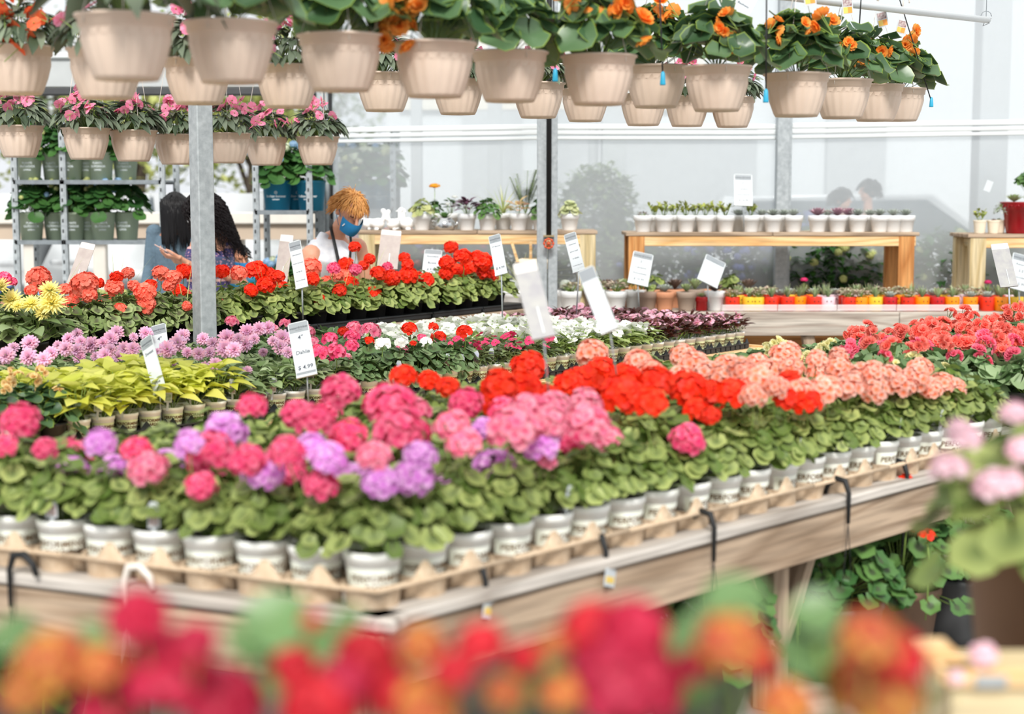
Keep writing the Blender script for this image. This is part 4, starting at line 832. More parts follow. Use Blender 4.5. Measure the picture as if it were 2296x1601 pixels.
# maroon pot, small cream pots
def mpot():
    mb=MB(); h=.26; mb.lathe([(.01,0),(.115,0),(.12,.01),(.15,.19),(.165,.195),(.175,.25),(.18,.255),(.18,h),(.165,h),(.16,.22)],36)
    for k in range(18):
        a=2*pi*k/18; M=Matrix.Rotation(a,4,'Z')@Matrix.Translation((.172,0,.222)); mb.tube([(.002*0,.018*cos(t),.014*sin(t)) for t in (0,.8,1.6,2.4,3.2,4)],.004,5,M)
    return mb.mesh('planter',[MT['maroon']])
t=thing('potted_arrangement','glossy maroon pot with succulents and a leafy plant on right table','potted plant',(AY(2292,500,YS).x,YS+.02,zD))
part('pot',mpot(),t); part('foliage',fol_round(410,.13,.3,40,.045,[MT['lf_floor'],SG],low=.1),t,(.08,0,.25)); part('rosette',rosette(41,.09,30,.4,[MT['su_green']],.4),t,(-.09,-.07,.26)); part('rosette',rosette(42,.08,30,.4,[MT['su_green']],.4),t,(.03,-.10,.26)); part('trailing_stems',fol_point(411,.07,.02,80,.025,.012,[MT['su_grey'],SG],.3,.3,1.8,-.12),t,(-.18,-.02,.23))
mb=MB(); mb.box((0,0,0),(.055,.002,.09)); part('plant_tag',mb.mesh('plant_tag',[MT['card']]),t,(-.29,-.03,.39),(0,.35,0))
def ribpot():
    pr=[(.01,0),(.040,0)]
    for k in range(9): pr+=[(.0405+.001*k,.008+k*.010),(.043+.001*k,.012+k*.010)]
    pr+=[(.053,.105),(.055,.112),(.049,.112),(.047,.09)]; return MB().lathe(pr,28).mesh('planter',[MT['cream_pot']])
RP=ribpot()
for px,dy,lab,f in ((2197,0,'small ribbed cream pot with jade cutting, first on right table',JADE[0]),(2228,0,'small ribbed cream pot with brown succulent touching trailing stems',rosette(44,.04,16,.5,[MT['su_dark']])),(2240,.14,'small ribbed cream pot set back beside the maroon pot',rosette(45,.04,16,.5,[MT['su_green']]))): potted(px,YS-.05+dy,zD,RP,.112,lab,f,.10,'cream ribbed pots',sc=.9)
# ---- low bench left group
YL=12.42
def low(px,lab,pm,fol,fz,sc=1.,mats=None,dy=0,grp=None,h=.135): return potted(px,YL+dy,TB,pm,h,lab,fol,fz,grp,mats,sc,SOILS if h>.12 else None)
PTC=planter(.084,.060,.150,MT['terracotta']); PTP=planter(.084,.060,.150,MT['taupe']); PBR=planter(.084,.06,.150,MT['brown_pot'])
PWL=planter(.088,.064,.155,MT['ceramic'])
def cactus(k):
    mb=MB(); mb.lathe([(.0,0),(.03,.004),(.045,.03),(.045,.06),(.03,.085),(.0,.092)],36,flute=lambda a,q:1+.08*cos(a*12)); return mb.mesh('foliage',[MT['su_grey']])
CAC=cactus(0)
for k,(px,c) in enumerate(((1150,'a cream cactus'),(1190,'a round cactus'),(1268,'pale cactus'))): low(px,f"white ceramic pot with {c[2:] if c[0]=='a' else c} beside the pipe post, {nth(k+1)} from left",PWL,CAC,.15,1.,dy=.1,grp='large white pots on the low bench',h=.155)
low(1281,'white ceramic pot of tiny pink succulents right of pipe post',PWL,PINKM,.15,1.2,h=.155); low(1345,'white ceramic pot hidden behind the leaning white sign',PWL,PINKM,.15,1.2,h=.155,dy=.12)
low(1383,'white ceramic pot overflowing with pink string succulent',PWL,PINKM,.15,1.3,h=.155); low(1425,'white ceramic pot just left of the ceramic succulents sign stem',PWL,JADE,.15,1.,h=.155,dy=.12)
low(1453,'brown clay pot with needle-leaved green plant behind sign stem',PBR,fol_spiky(420,40,.11,.005,[MT['lf_floor']],.2),.15,1.)
low(1492,'terracotta pot with grey crinkled succulent',PTC,rosette(50,.085,34,.6,[MT['su_grey']],.3),.15,1.); low(1541,'taupe clay pot with pale green spiky rosette',PTP,rosette(51,.085,34,.4,[MT['su_green']],.5),.15,1.)
low(1575,'small deep red pot with pale rosette between taupe and white pots',planter(.05,.045,.11,MT['cup_deepred']),rosette(52,.05,24,.5,[MT['su_green']]),.105,1.,h=.11)
low(1605,'white pot with smiling relief under the tilted blank sign',PWL,rosette(53,.09,30,.5,[MT['su_dark']]),.15,1.,h=.155,dy=.03)
for k,px in enumerate((1330,1365,1400,1440,1470,1515,1560,1600,1640,1680)):
    f=[fol_round(430,.09,.11,26,.03,[MT['lf_ger'],SG]),rosette(54,.1,30,.5,[MT['su_dark']],.5),rosette(55,.1,30,.4,[MT['su_green']],.6),fol_spiky(431,26,.14,.012,[MT['lf_nglight']],.2)]
    low(px,f"clay pot with bushy succulent in back row of low bench, {nth(k+1)} from pipe post",PTC if k%3 else PTP,f[k%4],.15,1.1,dy=.33,grp='back row clay pots')
low(1170,'large pot with arching striped ribbon grass left of the pipe post',PWL,fol_spiky(432,46,.5,.014,[MT['lf_palegreen']],.5,(.5,1.4)),.15,1.,dy=.35,h=.155)
# ---- cups with faces
def cup(m):
    mb=MB(); mb.lathe([(.01,0),(.054,0),(.058,.004),(.059,.108),(.0575,.112),(.053,.112),(.052,.09)],32,mi=0)
    for a in (-.28,.28):
        M=Matrix.Rotation(-pi/2+a,4,'Z')@Matrix.Translation((.0595,0,.078))@Matrix.Rotation(pi/2,4,'Y'); n=10
        mb.add([(.0045*1.4*cos(2*pi*i/n),.0045*sin(2*pi*i/n),.0006) for i in range(n)],[tuple(range(n))],M,1)
    vs=[]; n=8
    for i in range(n+1):
        a=-pi/2-.2+.4*i/n; z=.052-.008*sin(pi*i/n)
        for d in (0,.003): vs.append((.0598*cos(a),.0598*sin(a),z+d))
    mb.add(vs,[(2*i,2*i+2,2*i+3,2*i+1) for i in range(n)],mi=1)
    return mb.mesh('cup',[m,MT['hole']])
CUP={c:cup(MT['cup_'+c]) for c in('red','yellow','orange','pink','deepred')}
CL='1645 red;1683 yellow;1700 yellow;1733 red;1769 red;1795 orange;1830 red;1860 pink;1908 red;1934 orange;1967 yellow;2000 deepred;2040 red;2072 orange;2107 deepred;2140 orange;2181 orange;2219 red;2250 orange;2284 yellow'
CN2=dict(red='red',yellow='yellow',orange='orange',pink='pale pink',deepred='dark red')
cc={}; SU=[(ALOE,'spiky green aloe'),(PINKM,'pinkish leafy succulent'),([rosette(60,.075,26,.5,[MT['su_grey']])],'grey rosette'),([fol_spiky(61,34,.11,.016,[MT['su_aloe']],.1)],'upright striped succulent')]
NCL=len(CL.split(';'))
for k,s in enumerate(CL.split(';')):
    px,c=s.split(); cc[c]=cc.get(c,0)+1; fl,fn=SU[[1,0,1,0,3,3,3,3,1,1,3,2,1,3,0,3,2,2,0,0][k]]
    t=potted(int(px),YL-.02+(.05 if k in(5,) else 0),TB,CUP[c],.112,f"{CN2[c]} face cup with {fn}, front row, {nth(k+1)} from smiling pot",fl,.10,'face cups in front row of low bench',soil=SOILC,sc=1.05,rot=rnd.random()*6)
    t.rotation_euler.z=rnd.uniform(-.35,.35)
for k in range(26):
    px=1655+k*24.5; c=rnd.choice(['red','yellow','orange','pink']); fl,fn=SU[rnd.randrange(4)]
    potted(px,YL+.15+(.13 if k%2 else 0),TB,CUP[c],.112,f"{CN2[c]} face cup with {fn} behind front row, {nth(k+1)} along the low bench",fl,.10,'face cups behind the front row of low bench',rot=rnd.random()*6,sc=1.15)
for px in (1807,2222):
    x=AY(px,500,YL+.05).x; b=thing('succulent_bloom','magenta succulent flower head rising above the '+('orange cups' if px<2000 else 'last red face cup'),'flower',(x,YL+.08,TB+.14)); part('flower_head',HD,b,(0,0,.10 if px<2000 else .08),(0,0,0),(.9,.9,.6),[PET['hotpink']])
m,t_,o_=nt('clear_plastic'); p_=N(t_,'BsdfPrincipled'); p_.inputs['Base Color'].default_value=(.95,.9,.9,1); p_.inputs['Alpha'].default_value=.35; p_.inputs['Roughness'].default_value=.15; t_.links.new(p_.outputs[0],o_.inputs[0]); MT['clear_plastic']=m
for k,(a,b) in enumerate(((1622,1746),(1748,1880),(1882,2014),(2016,2200))):
    xa_,xb_=AY(a,500,YL-.1).x,AY(b,500,YL-.1).x; mb=MB(); L=xb_-xa_
    for z in (.012,.045): mb.box((L/2,0,z),(L,.003,.006))
    mb.box((L/2,.001,.028),(L,.002,.05)); mb.box((0,.05,.025),(.002,.10,.045)); mb.box((L,.05,.025),(.002,.10,.045))
    solo('clear_tray',mb.mesh('clear_tray',[MT['clear_plastic']]),f"clear plastic carry tray around the face cups, {nth(k+1)} along the low bench",'tray',(xa_,YL-.10,TB+.002))
# ================================================================= HANGING BASKETS
BK=basket_mesh(); HG=hanger_mesh(.42); HG2=hanger_mesh(.30)
BEGH=[fol_round(500+k,.18,.25,46,.068,[MT['lf_begonia'],SG],ruf=.16,notch=.1,scal=.05,low=-.0,cup=.28) for k in range(3)]
IMPH=[fol_point(510+k,.20,.17,150,.095,.042,[MT['lf_imp'],SG],.3,.5,1.7,-.05,nn=4) for k in range(3)]
DROOP=fol_point(530,.17,.15,46,.14,.065,[MT['lf_imp'],SG],.3,.6,1.5,.02); BSOIL=soil_mesh(.125); BEGO=[begflower(20+k,.032,3,.035) for k in range(3)]; IMF=[ngflower(30+k,.022) for k in range(2)]
BTAG=MB(); BTAG.box((0,0,0),(.055,.0012,.085),mi=0); BTAG.box((0,-.001,.012),(.045,.0006,.032),mi=1); BTAG.box((-.011,-.001,-.022),(.022,.0006,.028),mi=2); BTAG.box((.011,-.001,-.022),(.022,.0006,.028),mi=3); BTAG.box((0,0,.052),(.02,.0012,.02),mi=0); BTAG=BTAG.mesh('plant_tag',[MT['card'],MT['tag_pic'],MT['tag_yellow'],MT['tag_orange']])
HG3=hanger_mesh(.75)
def basket(px,ybot,w,kind,label,grp,nfl=5,extra=()):
    Y=.27*FP/w; p=AY(px,ybot,Y); t=thing('hanging_basket',label,'hanging basket',p,rnd.uniform(-.3,.3),grp)
    part('basket',BK,t); part('soil',BSOIL,t,(0,0,.155)); part('hanger',HG3 if grp[0]=='t' else HG,t,rot=(0,0,rnd.random()*2))
    if kind=='b':
        part('foliage',rnd.choice(BEGH),t,(0,0,.17),(0,0,rnd.random()*6)); 
    else: part('foliage',rnd.choice(IMPH),t,(0,0,.17),(0,0,rnd.random()*6),.95)
    if kind!='b':
        for _ in range(nfl):
            a=rnd.uniform(-2.9,-.2); r=rnd.uniform(.03,.20); z=.17+.23-.17*(r/.20)**1.5+rnd.uniform(-.02,.03)
            part('flower',rnd.choice(IMF),t,(r*cos(a),r*sin(a),z),(rnd.uniform(.5,1.4),rnd.uniform(-.6,.6),rnd.random()*6),rnd.uniform(1.1,1.5),[PET['imporange' if kind=='o' else 'imppink']])
    for (x,y,s) in extra:
        q=AY(x,y,Y-.13)-Vector(p); q=Matrix.Rotation(-t.rotation_euler.z,3,'Z')@q; part('flower_cluster' if kind=='b' else 'flower',rnd.choice(BEGO if kind=='b' else IMF),t,q,(rnd.uniform(.6,1.3),rnd.uniform(-.3,.3),rnd.random()*6),s,[PET['begorange' if kind=='b' else 'imporange']])
    return t
FR=[(285,180,212,'n'),(520,187,200,'b'),(765,205,185,'b'),(975,219,180,'b'),(1143,229,165,'b'),(1342,236,163,'b'),(1470,242,138,'b'),(1607,250,148,'b'),(1785,262,142,'b'),(1887,266,128,'b'),(1962,272,120,'b'),(2018,272,108,'b')]
XO={3:[(870,20,1.2),(895,45,1.2),(890,75,1.1),(860,85,.9),(950,28,1.1),(915,10,.9)],5:[(1270,15,1),(1300,5,1),(1340,25,.9),(1415,20,1.2),(1425,60,1.2),(1390,10,.9)],6:[(1475,15,1.1),(1505,20,1.1),(1490,5,1)],7:[(1635,45,.9),(1650,95,.8),(1625,60,.8)],8:[(1766,85,.8),(1735,60,.8),(1795,60,.8),(1850,50,1.1)],9:[(1855,62,1.2),(1840,50,1.),(1905,100,.8)],10:[(1945,118,1.2),(1965,150,1.2),(1975,110,1.),(1950,155,1.1),(1930,130,.9)],11:[(2040,70,1.),(2045,98,1.),(2030,128,1.),(2055,130,1.),(2030,100,.8)],2:[(850,5,.8)]}
for k,(x,y,w,kd) in enumerate(FR):
    lab=('beige hanging basket draped with long drooping green leaves, second from frame corner' if k==0 else f"beige hanging basket of large-leaved orange begonia, {nth(k)} of the begonia row from left")
    t=basket(x,y,w,'b' if kd=='b' else 'n',lab,'front row of hanging baskets',0,XO.get(k,()))
    if k==0:
        for c_ in t.children:
            if c_.name.startswith('foliage'): c_.scale=(1.15,1.15,1.2); c_.data=DROOP
    if k in (6,8,9,10,11): part('plant_tag',BTAG,t,(rnd.uniform(-.03,.03),-.05,.50+.015*(k%2)),(0,rnd.uniform(-.3,.3),0))
SR=[(40,212,158,'o'),(240,222,165,'p'),(445,234,150,'p'),(645,242,140,'p'),(862,250,126,'p'),(1027,257,116,'p'),(1207,265,116,'p'),(1312,273,108,'p'),(1442,282,104,'p'),(1540,284,100,'p'),(1642,286,100,'p')]
for k,(x,y,w,kd) in enumerate(SR):
    lab='beige hanging basket with bright orange impatiens in the top corner' if kd=='o' else f"beige hanging basket of pink impatiens behind the begonia row, {nth(k)} along"
    t=basket(x,y,w,kd,lab,'second row of hanging baskets',14,[(30,60,1.7),(15,90,1.5),(60,80,1.5),(75,15,1.6),(10,30,1.6),(40,110,1.5),(85,40,1.5)] if kd=='o' else ())
TR=[(45,353,105),(195,358,105),(300,362,103),(397,369,100),(512,366,100),(597,371,94),(713,370,94)]
for k,(x,y,w) in enumerate(TR): basket(x,y,w,'p',f"beige hanging basket of pink impatiens in lowest row above the racks, {nth(k+1)} along",'third row of hanging baskets',20)
# carrying pipes
def hpipe(pts,label):
    mb=MB(); o=Vector(pts[0]); mb.tube([Vector(p)-o for p in pts],.018,10); return solo('hanging_pipe',mb.mesh('hanging_pipe',[MT['alu']]),label,'pipe',o)
pa=AY(2215,45,8.9); pb=AY(1760,-8,6.9); d_=(pb-pa); hpipe([pa,pa+d_*3.0],'pale galvanised pipe overhead carrying the front row of baskets')
wmb=MB(); wmb.tube([(0,0,.9),(0,0,.02),(.012,-.02,-.02),(-.012,.015,-.03),(0,0,.01)],.0025,5); wmb.tube([(.03*cos(a),.0,.03*sin(a)+.02) for a in [k*.6 for k in range(11)]],.002,4); solo('tie_wire',wmb.mesh('tie_wire',[MT['galv_dark']]),'twisted tie wire holding the end of the overhead pipe','wire',pa+Vector((-.01,0,.0)))
def drip(x,y,Y,xt=None):
    p=AY(x,y,Y); q=AY(xt if xt else x,-40,Y)-p; t=thing('drip_line','','irrigation line',p)
    mb=MB(); mb.tube([(0,0,.03),q],.0032,5); part('tube',mb.mesh('tube',[MT['rubber']]),t); mb=MB(); mb.lathe([(.0,0),(.011,0),(.0115,.004),(.008,.045),(.004,.052),(0,.053)],14); part('weight',mb.mesh('weight',[MT['weight_blue']]),t,label='bright blue end weight'); return t
for x,y,Y,xt,l in ((1245,183,6.2,1240,'black drip line with blue weight against fifth begonia basket'),(1486,191,6.1,1478,'black drip line with blue weight in front of a begonia basket rim'),(1717,230,6.1,1719,'black drip line with blue weight at the gap after the eighth basket'),(2088,240,8.6,2005,'black drip line with blue weight hanging beyond the last basket'),(1925,95,7.4,1933,'short black drip line ending in foliage near the white tags')):
    t=drip(x,y,Y,xt); t['label']=l
# ================================================================= SIGNS
def sign(tx,ty,bx_,by_,w,Y,sy,label,lines=(),head='waterdrinker',yaw=0.,back=None,foot=False,tilt=.06,nm='price_sign',inkm='ink'):
    T=AY(tx,ty,Y+tilt); B=AY(bx_,by_,Y-tilt); wr=w*Y/FP/max(.3,cos(yaw)); u=(T-B); h=u.length; u.normalize()
    r=Vector((cos(yaw),sin(yaw),0)); r=(r-u*r.dot(u)).normalized(); n=r.cross(u)   # n points away from the camera side
    M=Matrix((r,u,n)).transposed().to_4x4(); 
    # foot of the stem on whatever carries it
    ft=AY(sy[0],sy[1],Y) if sy else B
    t=thing(nm,label,'sign',ft); Tm=Matrix.Translation(B-ft)@M
    bk=MT[back] if back else MT['clearish']
    mb=MB(); c=min(.008,wr*.1); mb.prism([(-wr/2,0),(wr/2,0),(wr/2,h-c),(wr/2-c,h),(-wr/2+c,h),(-wr/2,h-c)],.003,Tm,0); mb.box((0,-.004,.002),(wr*1.02,.012,.010),Tm,0); part('card_holder',mb.mesh('card_holder',[bk]),t)
    if not back:
        mb=MB(); z=.0022; mb.add([(-wr*.46,h*.06,z),(wr*.46,h*.06,z),(wr*.46,h*.80,z),(-wr*.46,h*.80,z)],[(0,1,2,3)],Tm,0)
        mb.add([(-wr*.46,h*.80,z),(wr*.46,h*.80,z),(wr*.46,h*.985,z),(-wr*.46,h*.985,z)],[(0,1,2,3)],Tm,1)
        if foot: mb.add([(-wr*.46,.004,z),(wr*.46,.004,z),(wr*.46,h*.06,z),(-wr*.46,h*.06,z)],[(0,1,2,3)],Tm,1)
        if head: 
            vs,fs=text(head,wr*.17,bold=.0003); mb.add([(v.x,v.y+h*.89,z+.0006) for v in vs],fs,Tm,2)
            mb.box((0,h*.845,z+.0004),(wr*.35,.0012,.0002),Tm,2)
        n_=len(lines)
        for k,(s,sz) in enumerate(lines):
            vs,fs=text(s,wr*sz,shear=.12,bold=wr*sz*.014); yy=h*(.70-.56*k/max(1,n_-1)) if n_>1 else h*.5
            mb.add([(v.x,v.y+yy,z+.0006) for v in vs],fs,Tm,3)
        part('printed_card',mb.mesh('printed_card',[MT['card'],MT['card_head'],MT['ink_grey'],MT[inkm]]),t)
    elif back in('card_backg','card_back'):
        mb=MB(); mb.add([(-wr*.49,h*.86,.0022),(wr*.49,h*.86,.0022),(wr*.47,h*.99,.0022),(-wr*.47,h*.99,.0022)],[(0,1,2,3)],Tm,0); mb.box((wr*.05,h*.2,.003),(.004,h*.35,.003),Tm,1); part('tape',mb.mesh('tape',[MT['paper_bit'],MT['clearish']]),t)
    if sy: mb=MB(); mb.tube([B-ft+Vector((0,.004,.01)),(B-ft)*.5,(0,0,0)],.0038*Y/7 if Y<8 else .005,6); part('stem',mb.mesh('stem',[MT['galv']]),t)
    return t
sign(667,722,688,840,47,6.85,(692,912),'white sign reading 4" Dahlia $4.99 standing among the dahlias',[('4"',.32),('Dahlia',.27),('$ 4.99',.29)],foot=True,yaw=-.1)
sign(354,728,368,836,36,7.7,(372,880),'white 4" sign half hidden behind pink dahlias',[('4"',.32),('Annual',.24),('$ 4.99',.27)],yaw=-.2)
sign(326,757,358,874,31,6.55,(361,978),'narrow white sweet vine sign turned sideways above the lime leaves',[('Sweet',.28),('Vine',.28)],yaw=-.6)
sign(660,541,677,643,28,9.3,(679,716),'white geraniums sign reading bloom summer to fall in sun or shade',[('Geraniums',.16),('bloom Summer',.135),('to fall in',.15),('Sun or Shade',.14)],yaw=-.25)
sign(644,526,628,640,30,10.0,(632,690),'back of a pinkish grey sign behind the geraniums sign',back='card_back')
sign(199,545,165,640,34,8.9,(150,690),'back of a brownish sign leaning in front of the plant rack',back='card_back')
sign(878,516,868,600,46,10.9,(870,650),'scuffed see-through sign back taped at top, in front of long table',back='card_back')
sign(972,560,966,612,40,11.3,(968,650),'small white succulents sign behind the red geraniums',[('Succulent',.17),('Bowls',.2),('$ 9.99',.2)],head='')
sign(1108,527,1124,613,27,10.1,(1127,728),'white 4" annual sign beside the last red geraniums',[('4" Annual',.17),('$ 4.99',.28)],yaw=-.3)
sign(1277,523,1298,606,27,10.3,(1292,712),'white impatiens sign right of the pipe post',[('Impatiens',.16),('grow well',.16),('in shade',.16),('or morning sun',.12)],yaw=-.3)
sign(1175,588,1218,752,54,4.75,(1232,900),'out of focus grey sign back standing in the red geraniums',back='card_backg')
sign(1312,602,1366,738,38,5.1,(1386,862),'out of focus white sign leaning over the salmon geraniums',[],head='',yaw=-.3)
sign(1443,567,1430,636,46,12.1,(1433,692),'white sign reading 5" Ceramic Succulents $10.99 before the clay pots',[('5"',.2),('Ceramic',.17),('Succulents',.16),('$ 10.99',.17)],yaw=.1,inkm='ink_grey')
sign(1606,580,1586,634,48,12.15,(1590,690),'tilted blank white sign at the start of the face cups',[],head=' ',yaw=.3)
sign(1666,391,1667,459,40,12.8,(1668,518),'white sign reading 5" Ceramic Succulents $14.99 among white pots',[('5"',.2),('Ceramic',.17),('Succulents',.16),('$ 14.99',.17)],inkm='ink_grey')
sign(2240,546,2262,640,40,8.9,(2268,780),'grey sign back with torn paper scraps near the coral begonias',back='card_backg')
sign(2296,572,2284,648,50,12.1,(2288,700),'white sign for assorted succulents cut by the frame edge',[('Assorted',.17),('3.5"',.2),('Succulents',.16),('$ 5.99',.2)],yaw=.1,inkm='ink_grey')
sign(1690,-35,1648,45,44,6.5,None,'white card reading Hanging Baskets $19.99 hung between the begonia baskets',[('Hanging',.2),('Baskets',.2),('$ 19.99',.2)],head='',yaw=.3)
# bloomed white jug shape behind near sign
t=thing('paper_pot_sleeve','cream paper wrapped pot with two wooden sticks left of the pipe post','wrapped pot',AY(1195,640,11.2)); t.location.z=AY(1195,640,11.2).z
mb=MB(); mb.lathe([(.07,0),(.10,.06),(.145,.13),(.15,.14),(.12,.16),(.09,.17)],24); part('paper_sleeve',mb.mesh('paper_sleeve',[MT['cream_pot']]),t,(0,0,-.03))
for a,b in ((1143,565),(1183,566)): q=AY(a,b,11.1)-Vector(t.location); mb=MB(); mb.box((0,0,0),(.022,.003,.17),bev=.001); part('wooden_stick',mb.mesh('wooden_stick',[MT['wood_new']]),t,q+Vector((.02,0,-.05)),(0,-.3 if a<1150 else 0,0))
stz=t.location.z
mb=MB(); mb.lathe([(.06,0),(.07,stz-TB-.03)],16,cap=True); part('pedestal_pot',mb.mesh('pedestal_pot',[MT['ceramic']]),t,(0,0,TB-stz+.0)); t.location.y=12.5; t.location.x=AY(1195,640,12.5).x
# ================================================================= PLANT RACKS
def rack(label,posts,levels,Y,deep=.55):
    xs=[AY(p,450,Y).x for p in posts]; t=thing('plant_rack',label,'rack',(xs[0],Y,0)); o=xs[0]
    for x in xs:
        for dy in (0,deep):
            mb=MB(); mb.box((x-o,dy,1.15),(.035,.03,2.3)); mb.box((x-o+.025,dy+.01,1.15),(.012,.045,2.3),mi=0)
            for k in range(26): mb.box((x-o,dy-.016,.12+k*.085),(.012,.002,.03),mi=1)
            part('upright',mb.mesh('upright',[MT['galv'],MT['rubber']]),t)
    for z in levels:
        mb=MB(); L=xs[-1]-o; mb.box((L/2,deep/2,z-.008),(L,deep,.01)); mb.box((L/2,-.005,z-.012),(L,.02,.035)); mb.box((L/2,deep,z-.012),(L,.02,.035)); part('shelf',mb.mesh('shelf',[MT['galv_dark']]),t)
    return t
YR=13.0
zs1,zs2=AY(200,405,YR).z,AY(200,540,YR).z
rack('tall galvanised plant rack at left stacked with sage green pots',(32,141,362),(zs1,zs2,.35),YR)
zr=AY(640,473,12.9).z
rack('galvanised plant rack with blue hydrangea pots behind the ginger woman',(572,692),(zr,.32),12.9)
def gpot(m,label=None,rt=.115,rb=.088,h=.235,kind=0):
    mb_l=[]
    if label: mb_l=[(s,sz,h*zc,-pi/2,1) for s,sz,zc in label]
    return pot_mesh(rt,rb,h,.02,28,[MT[m],MT['ink_white']],.004,label=mb_l)
GP=gpot('pot_sage',[('PLANTS',.024,.62),('OUTDOOR',.026,.50),('LIVING',.020,.38)],.108,.084,.235); BPm=gpot('pot_blue',[('Endless Summer',.026,.48),('o',.05,.62),('hydrangeas',.013,.38)],.125,.10,.25)
HYF=[fol_round(600+k,.16,.30,60,.05,[MT['lf_hyd'],SG],ruf=.08,notch=.1,scal=.02,low=-.05) for k in range(3)]
HYH=[headlet(20+k,.04,34,.013,.12) for k in range(2)]
hr=random.Random(5)
def hydr(x,Y,z,pm,h,label,grp,cols,n=4,sc=1.,nm='potted_hydrangea',hs=1.):
    t=thing(nm,label,'potted plant',(x,Y,z),hr.uniform(-.3,.3),grp); part('pot',pm,t); part('foliage',hr.choice(HYF),t,(0,0,h-.02),(0,0,hr.random()*6),(sc,sc,sc*.9))
    for _ in range(n):
        a=hr.uniform(-2.8,-.3); r=hr.uniform(.04,.15)*sc; part('flower_head',hr.choice(HYH),t,(r*cos(a),r*sin(a),h+(.30-.16*(r/.16)**2)*sc*.9),(hr.uniform(.2,.9),hr.uniform(-.5,.5),0),hr.uniform(.6,.95)*hs,[PET[hr.choice(cols)]])
    return t
for lv,(z,nm_) in enumerate(((zs1,'top shelf'),(zs2,'middle shelf'),(.35,'bottom shelf'))):
    for k,px in enumerate((72,118,163,196,232,278)):
        hydr(AY(px,450,YR+.2).x,YR+.16+.12*(k%2),z,GP,.235,f"hydrangea in sage green pot, {nm_} of the left rack, {nth(k+1)} from left",'sage pots on the left rack',['hydyellow','hydblue','hydyellow'],6,1.15,hs=.7)
for k,px in enumerate((628,660,703)):
    hydr(AY(px,450,13.2).x,13.05+(.2 if k==1 else 0),zr,BPm,.25,f"hydrangea in bright blue pot on the small rack, {nth(k+1)} from left",'blue hydrangea pots',['hydblue','hydblue','hydwhite'],4,1.15,hs=1.)
    hydr(AY(px-8,450,13.2).x,13.05+(.2 if k==1 else 0),.35+.28,BPm,.25,f"hydrangea with pale blue and white heads low in small rack, {nth(k+1)} from left",'low hydrangeas',['hydblue','hydwhite','hydblue'],7,1.15,hs=1.)
me=MB().box((0,0,0),(1.2,.5,.28)).mesh('crate',[MT['pot_black']]); solo('crate',me,'black crate on the bottom shelf of the small rack under hydrangeas','crate',(AY(640,450,13.2).x,13.17,.32+.145))
for k,(px,z) in enumerate(((5,.55),(-30,.6))): hydr(AY(px+10,450,14.6).x,14.6,.3,GP,.235,f"loose leafy shrub in green pot outside left of the rack, number {nth(k+1)} outward",'shrubs outside left',['violet','imppink'],4,1.2)
# ================================================================= OUTSIDE
def bush(px,py,Y,rx,rz,m,label,fl=None,nf=0,seed=0,z0=0.,nm='shrub',hs=1.):
    r=random.Random(seed+700); Y=Y-.7 if z0==0 and Y<16 else Y; c=AY(px,py,Y); mb=MB(); H=max(.3,c.z+rz-z0)
    for i in range(int(700+1900*rx)):
        d=Vector((r.gauss(0,1),r.gauss(0,1),r.gauss(0,1))).normalized()*r.uniform(.6,1.)
        p=Vector((d.x*rx,d.y*rx*.6,(c.z-z0)+d.z*rz)); 
        if p.z<.05: p.z=abs(p.z)+.05
        leaf_point(mb,xform(p,r.random()*6.3,r.uniform(-.3,1.)),.11,.06,.3,.4,2,0)
    t=thing(nm,label,'shrub',(c.x,Y,z0)); part('foliage',mb.mesh('foliage',[MT[m]]),t)
    mb=MB()
    for k in range(7): a=k*.9; mb.tube([(0.02*cos(a),.02*sin(a),0),(rx*.5*cos(a),rx*.3*sin(a),max(.2,c.z-z0))],.012,5)
    part('stems',mb.mesh('stems',[MT['bark']]),t)
    for _ in range(int(nf*1.6)):
        a=r.uniform(-3.,-.1); e=r.uniform(-.2,1.3); p=(rx*cos(a)*cos(e),rx*.6*sin(a)*cos(e),(c.z-z0)+rz*sin(e)); part('flower_head',r.choice(HYH),t,p,(r.uniform(0,1),r.uniform(-.5,.5),0),r.uniform(.6,1.0)*hs,[PET[r.choice(fl)]])
    return t
YO=15.0; DY=-.75
bl=[(1320,625,15,.5,.35,'lf_bush','misty green bush behind the plastic, under the first table gap',['violet'],3),(1480,620,15.4,.6,.38,'lf_bush','wide misty green bush behind the plastic between table legs',['violet'],3),
 (1640,600,14.8,.45,.42,'lf_bush','bush with many violet blue flowers behind the plastic',['violet'],30),(1850,620,14.5,.55,.42,'lf_hyd','dark hydrangea with yellowish heads behind plastic beside the wall post',['hydyellow'],14),
 (1950,600,14.6,.4,.42,'lf_hyd','dark hydrangea with a bright yellowish head behind plastic near table leg',['hydyellow','hydblue'],12),(2130,610,14.6,.5,.38,'lf_hyd','dark green hydrangea behind plastic between the two right tables',['hydyellow'],8),(2285,600,14.8,.45,.38,'lf_bush','green bush behind plastic at the frame edge',['imppink'],6),
 (1150,600,14.8,.5,.35,'lf_bush','green bush behind plastic left of the pipe post',['violet'],5),(980,590,14.8,.5,.35,'lf_bush','bush with magenta flowers behind plastic under the long table',['ngmag','violet'],16),(860,590,14.7,.45,.35,'lf_bush','bush with red and pink flowers behind plastic near ginger woman',['ngmag','coral'],16),
 (1790,570,15.6,.4,.4,'lf_bush','bush with violet flowers behind plastic right of the wall post',['violet'],22)]
for k,(px,py,Y,rx,rz,m,lb_,fl,n) in enumerate(bl): bush(px,py,Y,rx,rz,m,lb_,fl,n,k)
